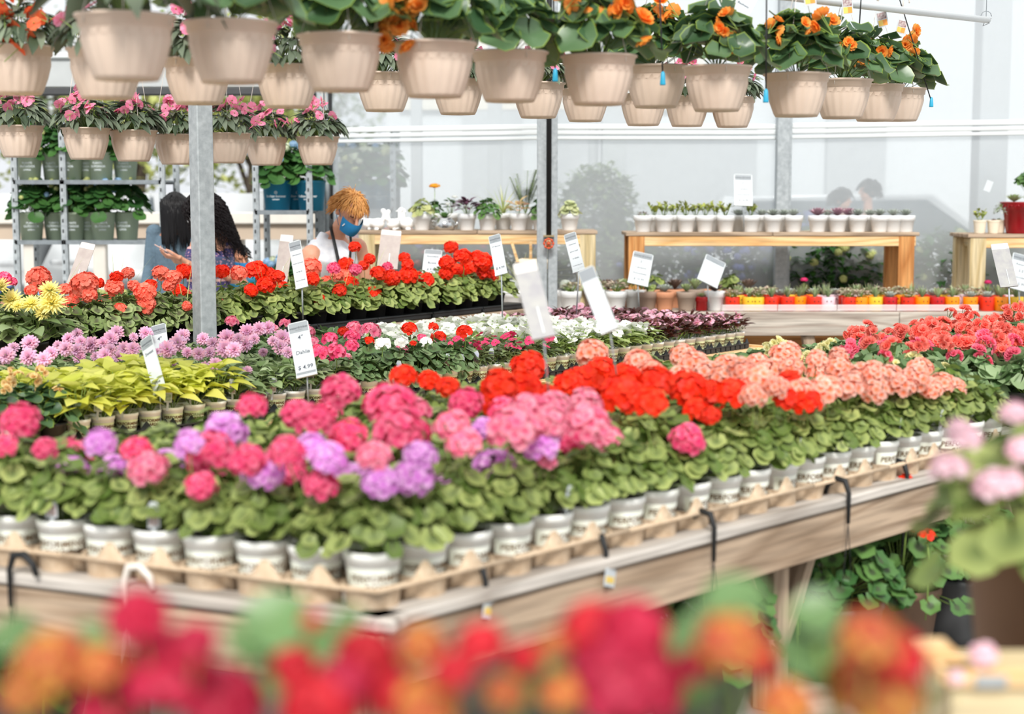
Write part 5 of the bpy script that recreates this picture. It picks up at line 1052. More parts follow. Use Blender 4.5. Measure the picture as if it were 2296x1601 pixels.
# hydrangeas on a rack outside behind the plastic
rk=rack('rack of hydrangeas seen faintly through the plastic above ginger woman',(752,880),(AY(800,470,14.4).z,.5),14.3)
for k,px in enumerate((772,815,858)): hydr(AY(px,450,14.5).x,14.5,AY(800,470,14.4).z,BPm,.25,f"blue potted hydrangea seen faintly through the plastic, {nth(k+1)} from the corner post",'hydrangeas behind the plastic',['hydwhite','hydblue','hydyellow'],7,1.4,hs=1.2)
bush(1340,470,16.5,.45,.5,'lf_treed','tall rounded shrub blurred behind plastic right of pipe post',seed=31)
# building beyond the plastic
bd=thing('building','pale commercial building facade blurred behind the plastic wall','building',(7.6,24,0))
mb=MB(); mb.box((0,0,3.2),(19,.3,6.4)); part('wall',mb.mesh('wall',[MT['bldg_white']]),bd); mb=MB(); mb.box((-7,-.2,3.6),(4.6,.1,1.3)); part('fascia',mb.mesh('fascia',[MT['bldg_cream']]),bd)
for x,w,h,m in ((-7.9,.9,2.1,'bldg_grey'),(-6.6,.9,2.1,'bldg_grey'),(-5.,2.2,1.6,'bldg_grey'),(-2.4,.9,2.3,'bldg_grey'),(1.4,1.1,1.6,'bldg_grey'),(5.4,1.6,1.2,'bldg_grey')):
    mb=MB(); mb.box((0,0,0),(w,.08,h)); f=part('window',mb.mesh('window',[MT[m]]),bd,(x,-.2,1.1+h/2))
for k,(px,Y,w) in enumerate(((1375,17,.26),(1330,17.4,.1),(2215,16.5,.30),(935,17,.12),(1110,17.5,.16))):
    x=AY(px,430,Y).x; me=MB().box((0,0,2.4),(w,w,4.8),bev=.01).mesh('column',[MT['bldg_grey']]); solo('canopy_column',me,f"grey canopy column blurred behind the plastic, {['right of the pipe post, wide','right of the pipe post, thin','near the right frame edge','above the swans','above the purple houseplant'][k]}",'column',(x,Y,0))
def car(x,y,z,rz,paint,label,suv=False):
    t=thing('parked_car',label,'car',(x,y,z),rz); h=.35 if suv else .0
    P=[(-2.2,.35),(-2.25,.7),(-2.1,.95+h*.3),(-1.5,1.0+h*.4),(-.75,1.38+h),(.75,1.40+h),(1.55,1.0+h*.5),(2.15,.88+h*.3),(2.28,.6),(2.2,.32),(1.75,.3),(-1.75,.3)]
    if suv: P=[(-2.2,.4),(-2.25,.9),(-2.15,1.2),(-1.95,1.66),(.6,1.7),(1.3,1.18),(2.1,1.05),(2.28,.75),(2.2,.38),(1.75,.34),(-1.75,.34)]
    mb=MB(); n=len(P); ys=((-.86,.93),(-.9,1.),(.9,1.),(.86,.93)); vs=[]
    for y_,s in ys:
        for a,b in P: vs.append((a*(1 if b<1.05 else .97 if s<1 else 1),y_*(1 if b<1.05 else .86),b if s==1 else .3+(b-.3)*.97))
    fs=[tuple(range(n))[::-1],tuple(range(3*n,4*n))]+[(k*n+i,k*n+(i+1)%n,(k+1)*n+(i+1)%n,(k+1)*n+i) for k in range(3) for i in range(n)]
    mb.add(vs,fs); part('body',mb.mesh('body',[MT[paint]],True),t)
    top=1.36+h if not suv else 1.64
    for s in(-1,1):
        G=[(-1.4,1.04+h*.4),(-.72,top),(.68,top),(1.35,1.04+h*.45)] if not suv else [(-1.95,1.2),(-1.8,1.6),(.5,1.62),(1.1,1.2)]
        mb=MB(); M=Matrix.Translation((0,s*.80,0))@Matrix.Rotation(pi/2,4,'X'); mb.prism(G,.06,M); part('side_window',mb.mesh('side_window',[MT['car_glass']]),t)
    for xx in(-1.4,1.4):
        for s in(-1,1):
            w=MB(); w.lathe([(.10,-.1),(.30,-.1),(.33,-.06),(.33,.06),(.30,.1),(.10,.1)],20,Matrix.Rotation(pi/2,4,'X'),cap=True); part('wheel',w.mesh('wheel',[MT['tyre']]),t,(xx,s*.82,.33))
    for s in(-.6,.6):
        for xx,m_ in((2.2,'chrome'),(-2.2,'lamp_red')): mb=MB(); mb.box((xx,s,.78),(.14,.4,.14),bev=.03); part('lamp',mb.mesh('lamp',[MT[m_]]),t)
    return t
for k,(px,Y,rz,pt,lb_) in enumerate(((20,20.5,-1.75,'car_white','white car in the lot at the far left behind the rack'),(235,21.,-1.45,'car_white','white car in the lot seen between the shelves of the left rack'),(418,20.,-1.3,'car_white','white car in the lot just left of the near post'),(600,20.5,-1.8,'car_silver','silver car in the lot between the near post and small rack'))): car(AY(px,450,Y).x,Y+1.5,0,rz,pt,lb_,True)
car(AY(1960,450,20.5).x,20.6,0,.0,'car_white','large white vehicle blurred behind the plastic and the succulent row',True)
YW=16.6; x0_,x1_=AY(-150,450,YW).x,AY(738,450,YW).x; zt_,zm_,zb_=AY(1148,476,YW).z,AY(1148,502,YW).z,AY(1148,537,YW).z
lw=thing('barrier_rail','beige barrier rail with a pale cap between greenhouse opening and parked cars','barrier',((x0_+x1_)/2,YW,0))
part('rail_panel',MB().box((0,0,(zm_+zb_)/2),(x1_-x0_,.08,zm_-zb_)).mesh('rail_panel',[MT['wall_beige']]),lw); part('rail_cap',MB().box((0,-.02,(zt_+zm_)/2),(x1_-x0_,.16,zt_-zm_),bev=.01).mesh('rail_cap',[MT['wall_cap']]),lw)
for k in range(6): part('rail_post',MB().box((0,.02,zt_/2-.01),(.14,.12,zt_-.02),bev=.01).mesh('rail_post',[MT['wall_cap']]),lw,(-(x1_-x0_)/2+.25+k*(x1_-x0_-.5)/5,.09,0))
def tree(px,Y,hh,rx,m,label,seed,py=250):
    r=random.Random(seed); p=AY(px,430,Y); hh=hh*.66; t=thing('deciduous_tree',label,'tree',(p.x,Y,0)); mb=MB(); top=Vector((r.uniform(-.4,.4),0,hh*.8))
    mb.tube([(0,0,0),(.05,0,hh*.3),top],[.2,.15,.06],8)
    for k in range(9): a=k*.7+r.random(); b=Vector((cos(a)*rx*.7,sin(a)*rx*.7,hh*r.uniform(.6,1.))); mb.tube([(.05,0,hh*r.uniform(.25,.5)),b*.6+Vector((0,0,hh*.15)),b],[.08,.05,.02],5)
    part('trunk',mb.mesh('trunk',[MT['bark']]),t); mb=MB()
    for i in range(1300):
        d=Vector((r.gauss(0,1),r.gauss(0,1),r.gauss(0,.8))); d=d.normalized()*r.random()**.4; leaf_point(mb,xform((d.x*rx,d.y*rx,hh*.66+d.z*hh*.42),r.random()*6,r.uniform(-1,1)),.30,.2,.2,.2,2,0)
    part('crown',mb.mesh('crown',[MT[m]]),t)
for k,(px,Y,h,rx,m) in enumerate(((-60,40,9,2.,'lf_tree'),(140,52,11,2.6,'lf_treed'),(310,40,9,2.,'lf_tree'),(450,52,11,2.6,'lf_treed'),(560,40,9,2.,'lf_tree'),(700,52,11,2.6,'lf_treed'))):
    tree(px,Y,h,rx,m,f"spring tree with pale new leaves beyond the parking lot, {nth(k+1)} from left",50+k)
# ================================================================= RIGHT SIDE: under and beside the front bench
GERL=[fol_round(640+k,.28,.40,130,.046,[MT['lf_floor'],SG],ruf=.16,low=-.08,scal=.08) for k in range(3)]
FP1=pot_mesh(.16,.12,.26,.03,40,[MT['pot_earth']],.006); 
def ribbed(m): return MB().lathe([(.01,0),(.13,0),(.15,.05),(.175,.16),(.18,.24),(.19,.25),(.19,.27),(.175,.27),(.17,.2)],48,flute=lambda a,k:1+(.02*(abs(sin(a*12))-.5) if 1<k<5 else 0)).mesh('pot',[MT[m]])
RB=ribbed('pot_dark'); UB=umbel(90,.028,8,R(80),.014,.3)
for k,(px,py,Y,pm,lb_,fls) in enumerate(((1560,1490,5.0,RB,'dark leaved floor geranium left of the bench leg',((1575,1290),(1620,1250))),(1405,1480,5.1,FP1,'floor geranium in ribbed brown pot with white barcode sticker under the bench',()),
    (1860,1480,5.45,RB,'big floor geranium in shade just right of the bench legs',((1785,1345),(1795,1230))),(2010,1440,5.7,FP1,'big floor geranium in tan pot beside the dark ribbed pot',((1910,1205),(2030,1080),(2080,1205))),
    (2150,1430,5.85,RB,'big floor geranium in dark ribbed pot on wheels',((2060,1195),)),(1930,1400,6.3,RB,'floor geranium further back in the bench shadow',()),(60,1500,4.7,RB,'leafy red flowered plant under the left end of front bench',((90,1400),)))):
    p=GZ(px,py,.05) if px>1300 else AY(px,py,Y); x=AY(px,py,Y).x; t=thing('floor_geranium',lb_,'potted plant',(x,Y,.01),hr.random(),'geraniums on the floor under the front bench'); part('pot',pm,t); part('foliage',GERL[k%3],t,(0,0,.25),(0,0,hr.random()*6),.95)
    for a,b in fls: q=AY(a,b,Y-.25)-Vector(t.location); q=Matrix.Rotation(-t.rotation_euler.z,3,'Z')@q; part('flower_head',UB,t,q,(0,0,0),1.,[PET['red']])
# hanging baskets hooked under the bench rim, and the hooks on it
def hook(px,py,mt,label,tag=None,s=1.):
    P=GZ(px,py,.72); k=(P-C0).dot(dF); side=abs((P-C0).dot(nF))<.25
    t=thing('basket_hook',label,'hook',P,atan2(dF.y,dF.x) if px>850 else atan2(lF.y,lF.x)+pi/2)
    mb=MB(); mb.tube([(0,.03,0),(0,.02,.03*s),(0,-.01,.055*s),(0,-.045,.05*s),(0,-.06,.01),(0,-.06,-.09)],[.007,.009,.0105,.0105,.008,.006],8)
    if tag is None:
        for a in(-.05,.05): mb.tube([(0,-.06,-.09),(a,-.06+a*.3,-.28)],.0016,4)
    part('hook',mb.mesh('hook',[MT[mt]]),t)
    if tag: mb=MB(); mb.box((0,0,0),(.075,.0015,.05),bev=.0005); mb.box((0,-.001,-.006),(.056,.001,.018),mi=1); part('tag',mb.mesh('tag',[MT['card'],MT['tag_yellow']]),t,(0,-.075,-.06),(0,.3,.3 if px>850 else -pi/2))
    return t
for a in ((1322,1238,'rubber','black basket hook with white and yellow tag over the bench rim',1),(1052,1302,'rubber','black basket hook with a dangling white tag nearer the bench corner',1),(822,1345,'hanger','white basket hook hanging at the bench corner',1),(1565,1185,'rubber','thin dark basket hook above the gap left of the legs',None),(1868,1108,'rubber','dark basket hook right of the bench legs',None),(2000,1065,'rubber','dark basket hook farthest along the bench rim',None),(62,1290,'rubber','dark basket hook over the left end of bench rim',None),(322,1318,'hanger','pale curled hook on the left bench rim',None)): hook(*a)
for k,(px,py,Y,c,lb_) in enumerate(((1870,1225,5.9,'imppink','white basket hanging in shadow beneath the bench rim'),(2090,1180,6.3,'blush','basket of mauve pink flowers hanging beneath far part of bench'))):
    p=AY(px,py,Y); t=thing('hanging_basket',lb_,'hanging basket',p); part('basket',BK,t,sc=.85); part('hanger',HG2,t,sc=.75); part('foliage',IMPH[0],t,(0,0,.14),sc=.8)
    if k:
        for _ in range(9): a=hr.random()*6.3; part('flower',hr.choice(IMF),t,(.12*cos(a),.12*sin(a),.17+hr.random()*.08),(hr.uniform(-1,1),hr.uniform(-1,1),0),1.3,[PET['ngpink']])
# pale pink geranium in terracotta pot close at right, timber box below
gp=thing('potted_geranium','tall blush pink geranium in a terracotta coloured pot at the right edge','potted plant',AY(2315,1620,2.6),0)
zz0=gp.location.z
part('pot',pot_mesh(.125,.085,.33,.035,36,[MT['pot_earth']],.006),gp); part('foliage',fol_round(660,.17,.20,60,.045,[MT['lf_ger'],SG],low=-.06),gp,(-.02,0,.33)); 
for x,y,w in ((2165,985,84),(2130,1052,100),(2225,1092,110),(2265,1085,90),(2275,930,80),(2290,1010,84),(2262,1095,60),(2150,960,60)):
    q=AY(x,y,2.5)-Vector(gp.location); part('flower_head',hr.choice(UMB),gp,q,(hr.uniform(-.2,.2),hr.uniform(-.2,.2),0),w*2.5/FP/.134,[PET['blush']])
tb=thing('timber_planter','pale timber planter box at the lower right corner','planter box',AY(2300,1560,2.15),0); 
xL=AY(2130,1520,2.15).x-tb.location.x; zT=AY(2200,1515,2.15).z-tb.location.z; 
def tbx(name,c,d,m): part(name,MB().box((0,0,0),d,bev=.003).mesh(name,[MT[m]]),tb,c)
tbx('front_board',(xL+.35,0,zT-.13),(.70,.02,.24),'wood_pale'); tbx('rim',(xL+.35,0,zT),(.72,.05,.022),'wood_new'); tbx('side_board',(xL+.01,.075,zT-.13),(.02,.15,.24),'wood_pale'); tbx('rim',(xL+.01,.075,zT+.0),(.05,.16,.022),'wood_new'); tbx('back_board',(xL+.35,.15,zT-.13),(.7,.02,.24),'wood_pale'); tbx('metal_bracket',(xL+.05,-.027,zT),(.045,.003,.018),'galv'); tbx('base',(xL+.35,.075,zT-.245),(.7,.15,.015),'wood_pale')
pk=thing('potted_geranium','low blush pink geranium bloom poking out of the timber box corner','potted plant',(tb.location.x+xL+.10,2.22,tb.location.z+zT-.235)); part('pot',POT4,pk); part('foliage',GERM[0],pk,(0,0,.07),sc=.6)
for x,y,w in ((2205,1470,78),(2145,1520,44)): q=AY(x,y,2.15 if x>2150 else 2.05)-Vector(pk.location); part('flower_head',UMB[0],pk,q,(0,0,0),(w*2.15/FP/.134,)*3,[PET['blush']])
zb=tb.location.z+zT-.252
st_=thing('stand','timber stand under the planter box and terracotta coloured pot','stand',(tb.location.x+.1,2.4,0)); xx=tb.location.x+.1
board('top_board',(xx-.3,2.35,zb-.015),(xx+.5,2.35,zb-.015),.5,.03,MT['wood_grey'],st_); board('top_board',(xx-.3,2.68,zz0-.012),(xx+.5,2.68,zz0-.012),.26,.02,MT['wood_grey'],st_)
for a in(-.25,.45):
    for b in(2.15,2.75): board('leg',(xx+a,b,0),(xx+a,b,zb-.03 if b<2.5 else zz0-.022),.06,.06,MT['wood_grey'],st_,up=(1,0,0))
# ================================================================= FOREGROUND kalanchoes, very close to the lens
KH=[headlet(40+k,.042,34,.016,.10) for k in range(3)]; KF=[fol_round(670+k,.10,.08,30,.036,[MT['lf_kal'],SG],ruf=.05,notch=.1,scal=.06,low=-.05) for k in range(3)]
YK=1.30; KL='''310 1392 165 kalcrim;370 1525 260 kalcrim;120 1500 200 kalorange;500 1590 220 kalcrim;820 1480 170 kalred;945 1455 130 kalorange;720 1590 200 kalred;1080 1450 130 kalred;960 1590 180 kalorange;1330 1420 170 kalred;1420 1420 180 kalcrim;1400 1545 300 kalcrim;1640 1450 180 kalorange;1690 1475 120 kalred;1950 1445 170 kalorange;2010 1480 150 kalred;1960 1560 260 kalorange;1760 1590 150 kalorange;60 1560 140 kalorange;660 1500 120 kalred;770 1540 150 kalcrim;880 1560 150 kalred;1020 1510 120 kalred;1180 1480 100 kalred;1260 1560 130 kalorange;1560 1500 110 kalcrim;440 1440 110 kalcrim;230 1500 130 kalorange;700 1395 60 kalred;1240 1450 90 kalorange;1130 1560 110 kalorange;240 1590 160 kalcrim'''
KP={}
for k,xc in enumerate((120,400,760,1040,1400,1660,1960)):
    c=AY(xc,1660,YK); o=thing('potted_kalanchoe',f"out of focus red and orange kalanchoe close to the camera, {nth(k+1)} from left",'potted plant',(c.x,YK+.03*(k%2),.985)); part('pot',POT6,o); part('foliage',KF[k%3],o,(0,0,.17),(0,0,k),1.); KP[xc]=o
for s in KL.split(';'):
    x,y,w,c=s.split(); x,y,w=float(x),float(y),float(w); o=KP[min(KP,key=lambda a:abs(a-x))]; Y=YK-.04+hr.uniform(-.06,.06); q=AY(x,y,Y)-Vector(o.location)
    part('flower_head',hr.choice(KH),o,q,(hr.uniform(-.2,.2),hr.uniform(-.2,.2),hr.random()*6),w*Y/FP/.105,[PET[c]])
for x,y,w in ((620,1400,150),(560,1440,110),(700,1440,120),(880,1500,90),(1650,1350,130),(1600,1400,120),(1830,1380,110),(1530,1440,100),(1860,1500,130),(1180,1540,110),(30,1430,110),(200,1440,90),(780,1400,80),(1560,1540,120),(1790,1480,120),(640,1520,130),(1240,1540,110),(2050,1560,80)):
    o=KP[min(KP,key=lambda a:abs(a-x))]; Y=YK+.03; q=AY(x,y,Y)-Vector(o.location); mb=MB(); leaf_round(mb,frame((0,0,0),(hr.uniform(-.5,.5),-.7,.8),hr.random()*6),w*.55*Y/FP,.2,.08,14,0,hr,.1,.04); mb.tube([(0,0,0),(-q.x*.6,-q.y*.6,-q.z*.5),(-q.x,-q.y,-q.z+.15)],.003,4,mi=1); part('leaf',mb.mesh('leaf',[MT['lf_kal'],SG]),o,q)
fs_=thing('display_shelf','timber shelf just under the out of focus kalanchoes','shelf',(0,1.32,0)); board('top_board',(-.75,1.32,.97),(.75,1.32,.97),.3,.03,MT['wood_grey'],fs_)
for a in(-.7,.7): board('leg',(a,1.32,0),(a,1.32,.955),.08,.08,MT['wood_grey'],fs_,up=(1,0,0))
# ================================================================= PEOPLE
def headshape(mb, c, rot, s=1.):
    M=Matrix.Translation(c)@rot@Matrix.Scale(s,4)     # face looks along local -Y
    mb.ball((0,.012,.025),(.074,.092,.088),20,M); mb.ball((0,-.022,-.035),(.058,.062,.07),16,M); mb.ball((0,-.052,-.085),(.026,.024,.022),10,M)
    mb.loft([(0,-.085,.018),(0,-.108,-.018),(0,-.098,-.03)],[(.009,.008),(.014,.012),(.016,.008)],(1,0,0),8,0,M)
    mb.ball((0,-.082,.03),(.045,.012,.012),10,M)
    mb.ball((0,-.083,-.055),(.024,.012,.010),10,M)
    for x in(-1,1): mb.ball((x*.073,.012,-.005),(.010,.018,.032),10,M)
    return M
def hand(mb,p,fwd,palm,s=1.,curl=.6):
    f=Vector(fwd).normalized(); n=Vector(palm).normalized(); n=(n-f*n.dot(f)).normalized(); sd=f.cross(n)
    M=Matrix((sd,f,n)).transposed().to_4x4(); M.translation=Vector(p); M=M@Matrix.Scale(s,4)
    mb.loft([(0,-.02,0),(0,.03,0),(0,.085,0)],[(.026,.019),(.036,.016),(.038,.013)],(1,0,0),12,0,M)
    for i,(x,L) in enumerate(((-.029,.070),(-.010,.080),(.010,.074),(.028,.058))):
        c=curl*(1+.12*i); a=0; pts=[Vector((x,.075,0))]
        for k,q in enumerate((.45,.32,.23)): a+=c*(.7 if k==0 else .9); pts.append(pts[-1]+Vector((0,cos(a)*L*q,sin(a)*L*q)))
        mb.tube(pts,[.0095,.0088,.0078,.0062],8,M); mb.ball(pts[-1],.0064,6,M)
    mb.tube([(-.022,.01,.004),(-.045,.038,.014),(-.05,.065,.024),(-.045,.085,.032)],[.013,.0105,.009,.0065],8,M)
def limb(mb,pts,rad): mb.loft(pts,rad,(1,0,0),14); [mb.ball(p,max(r) if hasattr(r,'__len__') else r,10) for p,r in list(zip(pts,rad))[1:-1]]
def person(name_label, cat='person', loc=(0,0,0)): return thing('person',name_label,cat,loc)
def rel(o,px,py,Y): return AY(px,py,Y)-Vector(o.location)
def torso(mb,hip,waist,chest,nb,sh,side,k=1.,w=(.17,.135,.175,.16),d=1.,top=.06):
    mb.loft([hip+Vector((0,0,-.08)),hip,waist,chest,(chest+nb)/2+Vector((0,0,.01)),nb],[(w[0]*.8,.10*d),(w[0],.115*d),(w[1],.095*d),(w[2],.12*d),(w[3],.085*d),(top,.055*d)],side,20)
    for s in sh: mb.ball(s,(.062*k,.06*k,.058*k),12)
# ---- ginger haired woman
o=person('short ginger haired woman in white sleeveless top and blue face mask bending over flowers',loc=(AY(735,500,10.9).x,10.9,0)); Y=10.75
hc=rel(o,784,476,Y-.16); hd=Euler((R(38),0,R(38)),'XYZ').to_matrix().to_4x4(); hd=Matrix.Rotation(R(36),4,'Z')@Matrix.Rotation(R(34),4,'X')@Matrix.Rotation(R(6),4,'Y')
nb=rel(o,752,522,Y); shR=rel(o,700,572,Y-.14); shL=rel(o,798,556,Y+.10); hip=rel(o,712,705,Y+.12); wa=rel(o,722,640,Y+.05); ch=rel(o,745,575,Y-.02)
side=(shL-shR).normalized(); down=Vector((0,0,-1))
def bodyP1(top=False):
    mb=MB()
    if not top:
        Mh=headshape(mb,hc,hd,1.16); mb.loft([nb+Vector((0,0,-.04)),nb*.5+hc*.5+Vector((-.012,.0,-.02)),hc+Vector((-.01,.02,-.03))],[(.062,.06),(.052,.054),(.05,.055)],side,14)
    torso(mb,hip,wa,ch,nb,(shR,shL),side,1.28,(.19,.165,.19,.165))
    if not top:
        eR=shR+Vector((-.03,-.06,-.28)); wR=eR+Vector((.14,-.17,-.16)); eL=shL+Vector((.07,.0,-.27)); wL=eL+Vector((.05,-.2,-.14))
        for a,b,c in ((shR,eR,wR),(shL,eL,wL)):
            limb(mb,[a+Vector((0,0,.0)),a*.55+b*.45,b,b*.45+c*.55,c],[(.078,.075),(.070,.066),(.048,.048),(.043,.041),(.027,.023)]); hand(mb,c,(c-b),Vector((0,0,-1)))
        for sx in(-1,1): h=hip+side*sx*.09; limb(mb,[h+Vector((0,0,-.05)),Vector((h.x,h.y,.48)),Vector((h.x,h.y,.1)),],[(.095,.10),(.062,.065),(.04,.042)]); mb.ball((h.x+.02,h.y-.06,.05),(.045,.12,.045),10)
    return mb
part('body',bake(bodyP1(),.007,5,'body',[MT['skin']]),o)
mb=MB(); torso(mb,hip,wa,ch,nb+Vector((0,0,-.035)),(),side,1.,(.215,.195,.215,.185),1.22,.075); mb.ball(ch+Vector((.02,-.07,-.01)),(.13,.08,.09),14); mb.loft([shR+side*.05+Vector((0,0,.035)),nb+side*-.085+Vector((0,0,-.005))],[(.062,.05),(.05,.045)],(0,1,0),10)
part('sleeveless_top',bake(mb,.009,5,'sleeveless_top',[MT['tank']]),o)
mb=MB(); mb.loft([hip+Vector((0,0,.02)),hip+Vector((0,0,-.1))],[(.205,.135),(.20,.135)],side,18)
for sx in(-1,1): h=hip+side*sx*.09; mb.loft([h+Vector((0,0,-.06)),Vector((h.x,h.y,.5)),Vector((h.x,h.y,.09))],[(.105,.11),(.078,.08),(.065,.07)],side,14)
part('trousers',bake(mb,.012,3,'trousers',[MT['denim']]),o)
Mh=Matrix.Translation(hc)@hd@Matrix.Scale(1.16,4)
def hairset(mb,M,n,rx,ry,rz,L,fall,seed,front=.35,r0=.006,curl=0.,cz=.02,zmin=-.3,seg=6,rc=5,wmax=9.):
    r=random.Random(seed); k=0
    while k<n:
        d=Vector((r.gauss(0,1),r.gauss(0,1),r.gauss(0,1))).normalized()
        if d.z<zmin or (d.y<-front and d.z<.42) or (abs(d.x)>.75 and d.z<.1 and d.y<.25): continue
        k+=1; p=Vector((d.x*rx,d.y*ry+.015,d.z*rz+cz)); pts=[]; v=(d+Vector((r.uniform(-.4,.4),r.uniform(-.5,.1),r.uniform(-.1,.5)))).normalized(); l=L*r.uniform(.6,1.15); q=p.copy(); ph=r.random()*6
        for s in range(seg):
            hq=sqrt(q.x*q.x+(q.y-.03)**2)
            if hq>wmax: q.x*=wmax/hq; q.y=.03+(q.y-.03)*wmax/hq
            pts.append(q+Vector((cos(ph+s*2.1),sin(ph+s*2.1),0))*curl); v=(v*(1-fall)+Vector((d.x*.35,d.y*.35,-1))*fall).normalized(); q=q+v*l/seg
            e=Vector((q.x/rx,(q.y-.015)/ry,(q.z-cz)/rz)); 
            if e.length<1.0: e.normalize(); q=Vector((e.x*rx,e.y*ry+.015,e.z*rz+cz))
        mb.tube([M@a for a in pts],[r0*(1.1-.8*s/(seg-1)) for s in range(seg)],rc)
mb=MB(); mb.ball((0,.025,.035),(.082,.092,.088),16,Mh); hairset(mb,Mh,1000,.083,.098,.094,.075,.42,3,.30,.0038,zmin=-.5,seg=5,rc=4)
part('hair',mb.mesh('hair',[MT['hair_ginger']]),o)
def maskmesh(m,M,L=.0):
    mb=MB(); vs=[]; n=10; rows=6
    for j in range(rows):
        t=j/(rows-1); z=-.012-.085*t
        for i in range(n+1):
            a=-1.25+2.5*i/n; w=.066-.018*t*t; y=-.058-.068*cos(a)*(1-.15*(t-.4)**2*4); vs.append((w*sin(a)*1.12,y+.045*(1-cos(a)),z+(.012*(abs(a)/1.25)**2 if j==0 else 0)-.0))
    fs=[(j*(n+1)+i,j*(n+1)+i+1,(j+1)*(n+1)+i+1,(j+1)*(n+1)+i) for j in range(rows-1) for i in range(n)]
    mb.add(vs,fs,M)
    for s in(-1,1): mb.tube([M@Vector((s*.066,-.03,-.02)),M@Vector((s*.079,0,.01)),M@Vector((s*.076,.022,.022))],.0025,4); mb.tube([M@Vector((s*.06,-.03,-.075)),M@Vector((s*.078,.0,-.03)),M@Vector((s*.076,.022,-.01))],.0025,4)
    return mb.mesh('face_mask',[MT[m]])
part('face_mask',maskmesh('mask_blue',Mh),o)
mb=MB()
for s in(-1,1): mb.tube([Mh@Vector((s*.018,-.083,.022)),Mh@Vector((s*.030,-.083,.017)),Mh@Vector((s*.044,-.074,.022))],.0028,5)
part('eyelashes',mb.mesh('eyelashes',[MT['eye']]),o)
mb=MB()
for s in(-1,1): mb.tube([Mh@Vector((s*.016,-.090,.040)),Mh@Vector((s*.032,-.086,.046)),Mh@Vector((s*.052,-.068,.038))],.0028,5)
part('eyebrows',mb.mesh('eyebrows',[MT['hair_ginger']]),o)
mb=MB(); mb.box((0,0,0),(.024,.002,.008)); part('mask_label',mb.mesh('mask_label',[MT['card']]),o,Mh@Vector((-.062,-.075,-.042)),(0,-.6,.3-.9))
f=Vector((.45,-.9,0)); 
mb=MB(); P=[rel(o,743,492,Y-.02),rel(o,742,512,Y-.11),rel(o,750,545,Y-.20),rel(o,760,590,Y-.22),rel(o,772,610,Y-.20)]; mb.loft(P,[(.013,.004)]*5,side,6); P=[rel(o,785,512,Y-.05),rel(o,787,545,Y-.18),rel(o,783,600,Y-.2)]; mb.loft(P,[(.010,.004)]*3,side,6); part('apron_strap',mb.mesh('apron_strap',[MT['strap']]),o)
# ---- woman with straight black hair, seen from behind
def standing(label,px,Y,head,rotz,pitch,shs,hippx,armsR,armsL,skin,cl,clm,hair,loc=None,bottom='denim',sleeve='elbow',wide=1.):
    o=person(label,loc=(AY(px,500,Y).x,Y,0)); hc=rel(o,head[0],head[1],Y+head[2]); hd=Matrix.Rotation(rotz,4,'Z')@Matrix.Rotation(pitch,4,'X')
    sR,sL=[rel(o,a,b,Y+c) for a,b,c in shs]; nb=(sR+sL)/2+Vector((0,0,.055)); hip=rel(o,hippx[0],hippx[1],Y); ch=(sR+sL)/2*.75+hip*.25; wa=ch*.45+hip*.55; side=(sL-sR).normalized()
    mb=MB(); headshape(mb,hc,hd); mb.loft([nb+Vector((0,0,-.04)),(nb+hc)/2+Vector((0,0,-.02)),hc+Vector((0,0,-.03))],[(.06,.055),(.048,.048),(.048,.05)],side,14); torso(mb,hip,wa,ch,nb,(sR,sL),side,.95,(.17*wide,.13*wide,.165*wide,.15*wide))
    arms=[]
    for s,arm in ((sR,armsR),(sL,armsL)):
        e,w=[rel(o,a,b,Y+c) for a,b,c in arm[:2]]; limb(mb,[s,s*.5+e*.5,e,e*.45+w*.55,w],[(.052,.05),(.047,.046),(.038,.038),(.034,.032),(.023,.019)]); hand(mb,w,(w-e) if len(arm)<3 else arm[2],Vector((0,0,1)) if len(arm)<4 else arm[3],1.1,.55); arms.append((s,e,w))
    for sx in(-1,1): h=hip+side*sx*.085; limb(mb,[h+Vector((0,0,-.05)),Vector((h.x,h.y,.48)),Vector((h.x,h.y,.1))],[(.085,.09),(.055,.06),(.036,.04)]); q=Matrix.Rotation(rotz,4,'Z')@Vector((0,-.06,0)); mb.ball((h.x+q.x,h.y+q.y,.05),(.06,.06,.045),10)
    part('body',bake(mb,.0065,4,'body',[MT[skin]]),o)
    mb=MB(); torso(mb,hip+Vector((0,0,-.02)),wa,ch,nb+Vector((0,0,-.045 if sleeve!='off' else -.09)),() if sleeve=='off' else (sR,sL),side,1.06,(.19*wide,.16*wide,.19*wide,.175*wide),1.15,.07)
    for s,e,w in arms:
        if sleeve=='long': mb.loft([s,s*.5+e*.5,e,e*.3+w*.7,e*.12+w*.88],[(.060,.058),(.056,.055),(.046,.046),(.038,.036),(.033,.03)],(1,0,0),14); mb.ball(e,.047,10)
        elif sleeve=='off': mb.loft([s+Vector((0,0,-.055)),s*.55+e*.45,e*.85+s*.15],[(.064,.064),(.066,.064),(.058,.055)],(1,0,0),14)
        else: mb.loft([s,s*.5+e*.5],[(.06,.058),(.056,.055)],(1,0,0),14)
    part(cl,bake(mb,.008,4,cl,[MT[clm]]),o)
    mb=MB(); mb.loft([hip+Vector((0,0,0)),hip+Vector((0,0,-.12))],[(.18*wide,.125),(.175*wide,.125)],side,18)
    for sx in(-1,1): h=hip+side*sx*.085; mb.loft([h+Vector((0,0,-.06)),Vector((h.x,h.y,.5)),Vector((h.x,h.y,.09))],[(.095,.10),(.07,.072),(.055,.06)],side,14)
    part('trousers',bake(mb,.012,3,'trousers',[MT[bottom]]),o)
    return o,hc,hd,Matrix.Translation(hc)@hd,nb,side,arms
Y3=11.9
